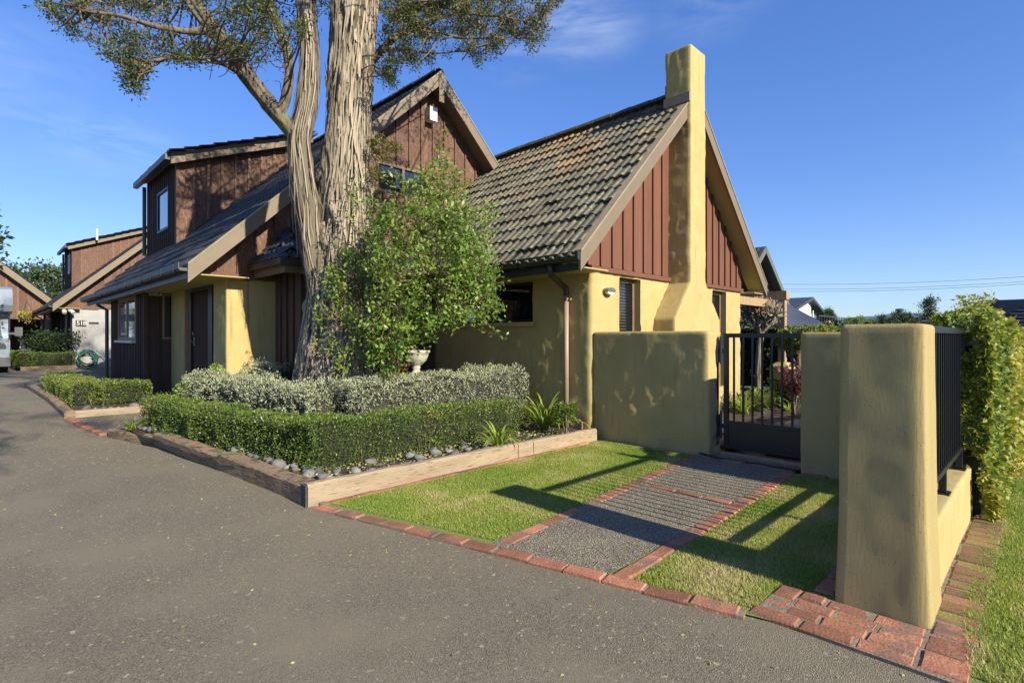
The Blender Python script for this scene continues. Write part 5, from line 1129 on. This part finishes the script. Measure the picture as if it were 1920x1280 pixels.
fl1 = ballshrub('pansy', 352, 735, 8.9, .14, 'yellow flowering plant in front of the entrance', 'leaf_shrub', 14, .05, .7, 44, 'plant', .4)
fc = hp(368, 727, 8.75)
for k in range(5): a = k * 1.256; M().add([fc, fc + np.array([.035 * math.cos(a - .5), .0, .035 * math.sin(a - .5)]), fc + np.array([.05 * math.cos(a), -.01, .05 * math.sin(a)]), fc + np.array([.035 * math.cos(a + .5), 0, .035 * math.sin(a + .5)])], [(0, 1, 2, 3)]).obj('petal', 'petal', fl1)
tr0, tr1 = hp(330, 748, 8.0), hp(410, 752, 7.6)
tro = M()
for k in range(6):
    a, b_ = tr0 + (tr1 - tr0) * k / 6, tr0 + (tr1 - tr0) * (k + .94) / 6; M().bar((a[0], a[1], .27), (b_[0], b_[1], .27), .05, .34).obj('terracotta_edging', 'terracotta', None, (a[0], a[1], .1), label='terracotta edging tile in the row behind the clipped hedge', cat='edging', group='terracotta edging tiles')
# urn
ub = np.array([-.92, 2.85, .06]); urn = thing('garden_urn', 'weathered fluted concrete urn on pedestal beside ochre wall', 'urn', tuple(ub))
M().box(ub[0] - .17, ub[0] + .17, ub[1] - .17, ub[1] + .17, .05, .70).box(ub[0] - .20, ub[0] + .20, ub[1] - .20, ub[1] + .20, .70, .76).obj('pedestal', 'concrete', urn)
prof = [(.13, .76), (.13, .79), (.075, .83), (.055, .88), (.075, .905), (.06, .93), (.09, .95), (.16, 1.02), (.192, 1.10), (.20, 1.135), (.225, 1.15), (.225, 1.185), (.195, 1.185), (.17, 1.12)]
n_ = 48; vv = []
for r, z in prof:
    for k in range(n_):
        fl = 1 + (.045 * math.cos(k * 12 * 2 * math.pi / n_ * 1.3333) if .96 < z < 1.12 else 0); vv.append((ub[0] + r * fl * math.cos(2 * math.pi * k / n_), ub[1] + r * fl * math.sin(2 * math.pi * k / n_), z))
M().add(vv, [(i * n_ + k, i * n_ + (k + 1) % n_, (i + 1) * n_ + (k + 1) % n_, (i + 1) * n_ + k) for i in range(len(prof) - 1) for k in range(n_)]).obj('bowl', 'concrete', urn, smooth=True)
pp = hp(754, 700, 7.5); M().lathe([(.07, 0), (.09, .16), (.105, .16), (.105, .20), (.09, .20), (.08, .12)], 18, (pp[0], pp[1], pp[2] - .06)).obj('flower_pot', 'terracotta', None, (pp[0], pp[1], pp[2] - .1), smooth=True, label='terracotta pot half hidden behind the shrub foot', cat='pot')
# coiled hose at the next unit
hb = onU(163, 676, 22.7); hc = thing('garden_hose', 'coiled green garden hose against the white wall', 'hose', (hb[0], 22.7, .25)); r = np.random.default_rng(3); pts = []
for k in range(150): a = k * .30; rr = .28 + .07 * math.sin(k * .37); pts.append((hb[0] + rr * math.cos(a) * (1 + .1 * math.sin(k * .11)), 22.78 - .10 * (k / 150) + .02 * math.sin(k * .5), .56 + rr * math.sin(a)))
M().tube(pts, .018, 6).obj('coil', 'hose', hc, smooth=True); M().tube(curve([(hb[0] + .3, 22.7, .85), (hb[0] + .6, 22.6, .6), (hb[0] + 1.0, 22.5, .36), (hb[0] + 1.4, 22.4, .3)], 16), .018, 6).obj('tail', 'hose', hc)
# hanging basket
hbk = hp(50, 592, 26.5); hbo = thing('hanging_basket', 'flower basket hanging before the carport opening', 'basket', (hbk[0], hbk[1], hbk[2] - .2))
M().lathe([(.05, -.22), (.22, -.15), (.32, 0), (.30, .01)], 16, tuple(hbk)).obj('bowl', 'twig', hbo)
for k in range(3): a = k * 2.09; M().tube([(hbk[0] + .3 * math.cos(a), hbk[1] + .3 * math.sin(a), hbk[2]), (hbk[0], hbk[1], hbk[2] + .75)], .008, 4).obj('chain', 'rope', hbo)
r = np.random.default_rng(9); V_, F_, T_ = sprays(hbk + r.normal(0, .2, (14, 3)) * [1, 1, .3], .18, 60, .08, .6, r, lambda n, q: np.clip(.75 + q.normal(0, .2, n), 0, 1)); npmesh('foliage', V_, F_, 'leaf_ivy', hbo, tint=T_, kind='stuff')
# chair in the carport
cb = hp(56, 668, 27); cz = .24; ch_ = thing('chair', 'dark blue chair standing in the carport', 'chair', (cb[0], cb[1], cz))
M().box(cb[0] - .35, cb[0] + .35, cb[1] - .3, cb[1] + .3, cz + .42, cz + .48).obj('seat', 'blue_metal', ch_); M().box(cb[0] - .35, cb[0] + .35, cb[1] + .26, cb[1] + .31, cz + .48, cz + 1.05).obj('backrest', 'blue_metal', ch_)
for a in (-1, 1):
    for b_ in (-1, 1): M().box(cb[0] + a * .32 - .02, cb[0] + a * .32 + .02, cb[1] + b_ * .27 - .02, cb[1] + b_ * .27 + .02, cz, cz + .42).obj('leg', 'frame_white', ch_)
    M().box(cb[0] + a * .37 - .02, cb[0] + a * .37 + .02, cb[1] - .3, cb[1] + .3, cz + .64, cz + .67).obj('armrest', 'frame_white', ch_)
# fallen leaves and grit on the drive
r = np.random.default_rng(77); n = 700; u = r.uniform(-5, 6, n); v = np.array([edge(a) for a in u]) - np.abs(r.exponential(.9, n)) - .03; q = np.c_[v, u, gzu(u) + .003]; D = np.c_[r.normal(size=(n, 2)), r.normal(0, .06, n)]
V_, F_, T_ = leafgeo(q, D, r.uniform(.006, .022, n), .5, r.uniform(.55, 1, n), fold=.05, r=r); npmesh('leaf_litter', V_, F_, 'grass', None, tint=T_, kind='stuff', label='dry leaf litter scattered on the drive', cat='litter')
# dead leaf and bits under the hedges
n = 1500; v = r.uniform(-3.9, -.4, n); u = r.uniform(-.05, .6, n); q = np.c_[v, u, np.full(n, .135)]; V_, F_, T_ = leafgeo(q, np.c_[r.normal(size=(n, 2)), r.normal(0, .2, n)], r.uniform(.01, .035, n), .5, r.uniform(.6, 1, n), r=r)
npmesh('leaf_litter', V_, F_, 'grass', None, tint=T_, kind='stuff', label='dry leaf litter on the soil between stones and hedge', cat='litter')

# ================================================================== CAMPERVAN
vc = onG(26, 700); vr_, vu = -5.12, float(vc[1]) + .4; vz = .24
van = thing('campervan', 'silver campervan with over-cab berth parked on the drive', 'campervan', (vr_ - 1.1, vu + 2, vz)); w_ = 2.2; vl = vr_ - w_
def vbox(a0, a1, b0, b1, z0, z1): return M().box(a0, a1, vu + b0, vu + b1, vz + z0, vz + z1)
def vprof(pts, a0, a1): return M().ext([(vu + p[0], vz + p[1]) for p in pts], 0, a0, a1)
vprof([(.0, .35), (.0, .72), (.16, .98), (.75, 1.12), (1.15, 1.95), (2.4, 1.95), (2.4, .35)], vl + .1, vr_ - .1).obj('cab', 'van_paint', van)
vprof([(.55, 2.02), (.42, 2.22), (.75, 2.75), (1.3, 2.86), (6, 2.86), (6, .5), (2.41, .5), (2.41, 1.96), (1.2, 1.96)], vl, vr_).obj('body', 'van_paint', van)
M().add([(vl + .25, vu + .80, vz + 1.16), (vr_ - .25, vu + .80, vz + 1.16), (vr_ - .33, vu + 1.13, vz + 1.90), (vl + .33, vu + 1.13, vz + 1.90), (vl + .25, vu + .74, vz + 1.14), (vr_ - .25, vu + .74, vz + 1.14), (vr_ - .33, vu + 1.08, vz + 1.90), (vl + .33, vu + 1.08, vz + 1.90)], [(4, 5, 6, 7), (0, 1, 5, 4), (1, 2, 6, 5), (2, 3, 7, 6), (3, 0, 4, 7)]).obj('windscreen', 'glass_sky', van)
for a in (vl + .32, vr_ - .32): M().tube([(a, vu + .14, vz + .86), (a, vu + .02, vz + .84)], [.15, .15], 16).obj('headlight', 'chrome', van)
vbox(vl + .08, vr_ - .08, -.08, .1, .22, .52).obj('bumper', 'grey_plastic', van); vbox(vl + .55, vr_ - .55, -.02, .0, .58, .80).obj('grille', 'grey_plastic', van)
for a, s_ in ((vl + .1, -1), (vr_ - .1, 1)): M().box(a, a + s_ * .3, vu + .95, vu + 1.05, vz + 1.25, vz + 1.32).box(a + s_ * .16, a + s_ * .36, vu + .92, vu + 1.06, vz + 1.2, vz + 1.5).obj('mirror', 'grey_plastic', van)
for a in (vl + .22, vr_ - .22):
    for b_ in (.75, 4.6):
        wh = M().tube([(a - .1, vu + b_, vz + .33), (a + .1, vu + b_, vz + .33)], .33, 20).obj('wheel', 'tyre', van); M().tube([(a - .11, vu + b_, vz + .33), (a + .11, vu + b_, vz + .33)], .19, 16).obj('rim', 'chrome', wh)
M().box(vr_ - .55, vr_ - .35, vu + .47, vu + .53, vz + 2.30, vz + 2.45).obj('roof_light', 'chrome', van)

# ================================================================== GARDEN BEHIND THE GATE
p_ = onG(1467, 742); pu_ = p_[:2]
pg_ = thing('pergola', 'timber pergola with post on stucco pedestal behind the gate', 'pergola', (pu_[0], pu_[1], 0))
stucco_block('pedestal', [(-.05, pu_[0] - .22, pu_[0] + .22, pu_[1] - .22, pu_[1] + .22), (.72, pu_[0] - .22, pu_[0] + .22, pu_[1] - .22, pu_[1] + .22), (.78, pu_[0] - .14, pu_[0] + .14, pu_[1] - .14, pu_[1] + .14)], pg_, rc=.02, seed=33)
M().box(pu_[0] - .075, pu_[0] + .075, pu_[1] - .075, pu_[1] + .075, .78, 2.30).obj('post', 'timber_post', pg_)
M().box(pu_[0] - .10, pu_[0] + .12, pu_[1] - .12, 3.0, 2.30, 2.50).obj('beam', 'timber_post', pg_); M().box(4.6, pu_[0] + .25, pu_[1] + .25, pu_[1] + .42, 2.12, 2.30).obj('beam', 'timber_post', pg_); M().box(4.9, 4.98, pu_[1] + .05, pu_[1] + .6, 2.10, 2.26).obj('beam', 'timber_post', pg_)
# pollarded tree
pt = onG(1421, 742); pol = thing('pollarded_tree', 'small bare pollarded tree with knobbly club head behind the gate', 'tree', (pt[0], pt[1], 0)); tpo = float((pt[:2] @ [R2, R2]) + 0) if False else None
dpt = LW(pt[0], pt[1])[1]; r = np.random.default_rng(14); tkk = [np.array([pt[0], pt[1], 0]), hp(1422, 700, dpt), hp(1424, 650, dpt), hp(1427, 622, dpt)]
lst = [barktube(curve(tkk, 24), np.linspace(.075, .06, 24), 20, .004, .08, 3)]; tips = []
for px, py in ((1402, 590), (1412, 580), (1425, 578), (1440, 582), (1452, 590), (1432, 596)):
    e_ = hp(px, py, dpt + r.uniform(-.3, .3)); lst.append(barktube(curve([tkk[-1] - [0, 0, .05], (tkk[-1] + e_) / 2 + r.normal(0, .02, 3), e_], 10), np.linspace(.05, .035, 10), 12, .003, .1, int(px))); tips.append(e_)
V_, F_ = joinq(lst); npmesh('trunk', V_, F_, 'bark', pol, smooth=True); tg_ = M()
for e_ in tips:
    for k in range(80):
        d = unit(r.normal(size=(1, 3)) + np.array([[0, 0, .35]]))[0]; s = e_ + d * r.uniform(0, .05); tg_.tube([s, s + d * .12 + r.normal(0, .015, 3), s + d * r.uniform(.16, .27) + [0, 0, .05]], [.016, .014, .010], 4)
tg_.obj('stubs', 'bark_strip', pol, kind='stuff')
for k, (px, py) in enumerate(((1395, 775), (1415, 768), (1438, 764), (1460, 762))): strap('strap_plant', tuple(onG(px, py, .02)), 70, .62, .03, 'sunlit clump of strap leaves seen through the gate bars', 60 + k, 'strap clumps behind the gate', tb=.35)
strap('strap_plant', tuple(onG(1478, 772, .02)), 16, .30, .025, 'small variegated tuft beside the garden path behind the gate', 71)
g0 = onG(1378, 800)[:2]; kb = thing('rock_edging', 'pale rocks edging the garden path behind the gate', 'edging', (g0[0], g0[1], 0))
for k in range(9):
    q = np.array([.75 + k * .5, -1.62 - .06 * k + .04 * math.sin(k * 2)]); o = inst('rock', SM[k % 6], kb, (q[0], q[1], .06), (0, 0, k * 1.1), (.26, .17, .13))
for k in range(7): 
    q = .7 + k * .62; M().box(q, q + .58, -2.62, -2.02, -.0, .02).obj('paver', 'paver', None, (q, -2.3, 0), label='flat paving slab on the path behind the gate', cat='paver', group='slabs behind the gate')
hedge('low_hedge', [((4.9, -.9), (7.4, -.9), .5, 0, .66, .66)], 'leaf_far', 'hedge_core', 'low dark hedge behind the strap plants', .05, .6, 900, lambda P, z, r: .4 + .2 * r.normal(size=len(P)), 16, stems=False)
hedge('tall_hedge', [((9.2, 2.5), (9.4, -4.4), .8, 0, 1.75, 1.55)], 'leaf_far', 'hedge_core', 'tall dark hedge at the back of the garden', .075, .6, 700, lambda P, z, r: .45 + .3 * r.normal(size=len(P)), 17, stems=False, rough=.12)
ballshrub('red_shrub', 1490, 712, 9.6, .26, 'purple-leaved shrub beside the gate pier', 'leaf_red', 22, .05, .6, 45, tint=.5)
ss = [hp(1372, 556, 14), hp(1452, 556, 14.5), hp(1556, 612, 12.5), hp(1480, 612, 13)]
sv = []; n_ = 10
for i in range(n_ + 1):
    for j in range(n_ + 1):
        a, b_ = i / n_, j / n_; p = (np.array(ss[0]) * (1-a) * (1-b_) + np.array(ss[1]) * a * (1-b_) + np.array(ss[2]) * a * b_ + np.array(ss[3]) * (1-a) * b_); sv.append(p - np.array([0, 0, .35 * a * (1 - a) * 4 * b_ * (1 - b_)]))
M().add(sv + [p - np.array([0, 0, .012]) for p in sv], [(i*11+j, (i+1)*11+j, (i+1)*11+j+1, i*11+j+1) for i in range(10) for j in range(10)] + [(121+i*11+j, 121+i*11+j+1, 121+(i+1)*11+j+1, 121+(i+1)*11+j) for i in range(10) for j in range(10)]).obj('shade_sail', 'sail', None, (ss[1][0], ss[1][1], 2), smooth=True, label='dark blue shade sail stretched behind the pergola post', cat='sail')

# ================================================================== NEIGHBOURING BUILDINGS BEYOND
def gable(name, label, apex, rend, depth, wallm, roofm, trimm, base=0, tile=False, plan=None, u_dir=1):
    """gable facing the camera's right: apex / eave pixels on one plane of constant u"""
    root = thing(name, label, 'house', (apex[0], apex[1], base)); va, za, U = apex[0], apex[2], apex[1]; ve, ze = rend; s = (za - ze) / (ve - va); vl = 2 * va - ve
    M().ext([(vl + .3, base), (ve - .3, base), (ve - .3, za - s * (ve - .3 - va) - .15), (va, za - .15), (vl + .3, za - s * (ve - .3 - va) - .15)], 1, U + .35, U + depth).obj('wall', wallm, root)
    rf = M().ext([(vl, ze), (va, za), (ve, ze), (ve, ze - .12), (va, za - .14), (vl, ze - .12)], 1, U, U + depth + .3).obj('roof', roofm, root)
    for sg in (1, -1): M().ext([(va + sg * (ve - va), ze - .24), (va, za - .26), (va, za + .0), (va + sg * (ve - va), ze + .0)], 1, U - .06 - .004 * sg, U - .012 - .004 * sg).obj('barge_board', trimm, root)
    if tile: al = math.atan(s); tiles(rf, (vl - .05, U + depth + .3, ze - .02), (0, -1, 0), (math.cos(al), 0, math.sin(al)), int(depth / .3) + 1, int((va - vl) / math.cos(al) / .32), keep=lambda q: q[0] < va)
    return root
nU = 3.2; na = onU(1434, 462, nU); ne = onU(1482, 580, nU)
gable('house', 'dark gabled house with green-grey trim behind the pergola', na, (ne[0], ne[2]), 7, 'wall_grey', 'tile_dark', 'trim_green', tile=True)
# white house in the distance
tW = 46; w0, w1 = hp(1477, 604, tW), hp(1515, 604, tW)
wh_ = thing('house', 'distant white weatherboard house with slate roof and veranda', 'house', (w0[0], w0[1], 0))
def Wp(px, py, t): return hp(px, py, t)
fU = Wp(1500, 600, tW)[1]
A_ = onU(1517, 557, fU); E1 = onU(1488, 578, fU); E2 = onU(1538, 583, fU); bz = 1.0
M().ext([(E1[0] + .2, 0), (onU(1524, 590, fU)[0], 0), (onU(1524, 590, fU)[0], onU(1524, 566, fU)[2]), (A_[0], A_[2] - .3), (E1[0] + .2, E1[2])], 1, fU + .15, fU + 9).obj('wall', 'weatherboard', wh_)
M().ext([(E1[0] - .3, E1[2]), (A_[0], A_[2]), (E2[0], E2[2]), (E2[0], E2[2] - .22), (A_[0], A_[2] - .25), (E1[0] - .3, E1[2] - .22)], 1, fU - .35, fU + 10).obj('roof', 'roof_slate', wh_)
for px in (1491, 1498, 1503): q = onU(px, 588, fU + .45); M().box(q[0], q[0] + .22, fU + .42, fU + .49, q[2] - .7, q[2] + .5).obj('window', 'glass_sky', wh_)
q = onU(1525, 600, fU); M().box(q[0], q[0] + .1, fU, fU + .1, 0, onU(1525, 582, fU)[2]).obj('veranda_post', 'weatherboard', wh_)
q0, q1 = onU(1511, 592, fU), onU(1572, 592, fU); fn = thing('fence', 'distant dark pool fence beside the white house', 'fence', (q0[0], fU - 1, 0))
M().box(q0[0], q1[0], fU - 1.05, fU - 1, q0[2] - .05, q0[2] + .03).obj('rail', 'roof_slate', fn)
for k in range(14): x = q0[0] + (q1[0] - q0[0]) * k / 13; M().box(x, x + .05, fU - 1.05, fU - 1, 0, q0[2]).obj('post', 'roof_slate', fn)
# hip roofs over the ivy at right
def hip(name, label, c, w, d, ez, rz, roofm, rot=0):
    root = thing(name, label, 'house', (c[0], c[1], 0)); x0, x1, y0, y1 = c[0] - w / 2, c[0] + w / 2, c[1] - d / 2, c[1] + d / 2; k = min(w, d) / 2
    r0, r1 = ((x0 + k, c[1]), (x1 - k, c[1])) if w > d else ((c[0], y0 + k), (c[0], y1 - k))
    V = [(x0, y0, ez), (x1, y0, ez), (x1, y1, ez), (x0, y1, ez), (*r0, rz), (*r1, rz)]
    F = [(0, 1, 5, 4), (1, 2, 5), (2, 3, 4, 5), (3, 0, 4)] if w > d else [(0, 1, 4), (1, 2, 5, 4), (2, 3, 5), (3, 0, 4, 5)]
    rf = M().add(V, F + [(3, 2, 1, 0)]).obj('roof', roofm, root); M().box(x0 + .5, x1 - .5, y0 + .5, y1 - .5, 0, ez - .01).obj('wall', 'wall_grey', root)
    for k in range(1, 14):                                     # courses of tiles as proud laps
        t = k / 14; z = ez + (rz - ez) * t; a = [np.array(V[i]) for i in range(6)]; lo = M(); tg = [4, 5, 5, 4] if w > d else [4, 4, 5, 5]
        P = [a[i] * (1 - t) + a[tg[i]] * t + np.array([0, 0, .035]) for i in range(4)]; n = 4
        for i in range(4): lo.bar(P[i], P[(i + 1) % 4], .06, .05)
        lo.obj('tile_course', roofm, rf)
    return root
hip('house', 'grey hip-roofed house seen over the ivy', hp(1905, 600, 27), 5.5, 7, 2.2, 3.3, 'roof_grey'); hip('house', 'dark steep roof beyond the right end of the ivy', hp(2010, 605, 17), 4.6, 4.6, 1.5, 3.1, 'roof_slate')
hip('house', 'pale grey roof with chimney pot among far bushes', hp(1690, 590, 70), 9, 8, 2.6, 4.2, 'roof_grey')
q = hp(1687, 583, 66); M().lathe([(.3, -1.2), (.3, 0), (.45, 0), (.45, .25), (.2, .3)], 10, tuple(q)).obj('chimney_pot', 'roof_slate', None, (q[0], q[1], q[2] - 1.2), label='chimney pot on the far pale roof', cat='chimney')
# columnar conifer
r = np.random.default_rng(8); cb0 = hp(1743, 640, 30); con = thing('conifer', 'slim columnar conifer standing above the wall top', 'tree', (cb0[0], cb0[1], 0)); M().tube([(cb0[0], cb0[1], 0), (cb0[0], cb0[1], 2.5)], [.09, .04], 8).obj('trunk', 'twig', con)
cc_ = np.array([(cb0[0] + r.normal(0, .10), cb0[1] + r.normal(0, .10), z) for z in np.linspace(.3, 3.55, 90)]); V_, F_, T_ = sprays(cc_, .22, 60, .10, .4, r, lambda n, q: np.clip(.4 + q.normal(0, .2, n), 0, 1)); npmesh('crown', V_, F_, 'leaf_far', con, tint=T_, kind='stuff')
# far shrubs and trees
def bush(name, px, py, t, w, h, label, seed, m='leaf_far', ls=None, cat='tree', tint=.45, group=None):
    r = np.random.default_rng(seed); c = hp(px, py, t); g = float(gzu(c[1])); root = thing(name, label, cat, (c[0], c[1], g), group); n = 70; q = unit(r.normal(size=(n, 3))) * (r.uniform(.15, 1, n) ** .45)[:, None] * np.array([w, w, h]); q = q[(c + q)[:, 2] > g + .1]
    V, F, T = sprays(c + q, .34 * min(w, h), 95, ls or .11 * min(w, h) + .03, .5, r, lambda k, rr: np.clip(tint + rr.uniform(-.2, .2) + rr.normal(0, .14, k), 0, 1)); npmesh('crown', V, F, m, root, tint=T, kind='stuff')
    s = M().tube([(c[0], c[1], g), (c[0] + .1 * w, c[1], (g + c[2]) / 2), tuple(c)], [.09 * w + .02, .06 * w + .02, .02], 8)
    for k in range(6): s.tube([(c[0] + .1 * w, c[1], (g + c[2]) / 2), tuple(c + r.normal(0, .4, 3) * [w, w, h])], [.04 * w + .01, .01], 5)
    s.obj('trunk', 'twig', root)
bush('tree', 80, 545, 48, 3.4, 2.6, 'leafy tree rising behind the carport roof', 1, tint=.6)
bush('tree', -82, 440, 14, .9, 1.0, 'dark tree whose branch tips reach past the carport gable', 2, tint=.3)
bush('bush', 1690, 602, 34, 1.5, .55, 'rounded bush behind pillar top', 3, tint=.5, cat='bush'); bush('bush', 1612, 604, 40, 1.1, .4, 'low bright bush between far fence and pillar', 4, 'leaf_shrub', tint=.3, cat='bush')
bush('bush', 1548, 594, 60, 1.0, .9, 'small dark tree beyond the far pool fence', 5, cat='bush'); bush('bush', 1775, 614, 20, .6, .22, 'dark bush behind the railing top', 6, cat='bush')
bush('bush', 1497, 634, 11.5, .42, .26, 'leafy bush behind the gate pier', 7, 'leaf_box', cat='bush'); bush('bush', 1545, 622, 12.5, .4, .13, 'yellow-green bush above the gate pier', 8, 'leaf_ivy', cat='bush', tint=.3)
q = hp(1553, 609, 14); M().lathe([(.03, -.06), (.055, 0), (.06, .07), (.05, .11)], 12, tuple(q)).tube([(q[0], q[1], 0), tuple(q)], .03, 6).obj('garden_ornament', 'terracotta', None, (q[0], q[1], 0), label='small red pot on a stake above the pier', cat='ornament')
for k in range(3):
    pa, pb = hp(1380, (528, 537, 541)[k] + 3, 95), hp(2120, (503, 512, 517)[k], 70); c = [pa + (pb - pa) * t - np.array([0, 0, .9 * 4 * t * (1 - t)]) for t in np.linspace(-.4, 1.2, 30)]
    M().tube(c, .022, 4).obj('power_line', 'wire', None, tuple(c[0]), label='thin overhead power line crossing the sky behind the roofs', cat='cable', group='overhead power lines')
# street tree behind the camera whose shade falls on the drive
r = np.random.default_rng(61); b0 = toH(3.1, -4.2, 0); st3 = thing('tree', 'street tree outside the view whose shade falls on the drive', 'tree', (b0[0], b0[1], 0)); M().tube([tuple(b0), (b0[0], b0[1], 4), (b0[0], b0[1], 8)], [.16, .12, .05], 10).obj('trunk', 'bark', st3)
cen = np.array([b0[0], b0[1], 8.2]); cc_ = cen + r.normal(0, 1, (120, 3)) * [.75, .75, .6]; V_, F_, T_ = sprays(cc_, .22, 60, .09, .4, r, tf); npmesh('crown', V_, F_, 'leaf_tree', st3, tint=T_, kind='stuff')
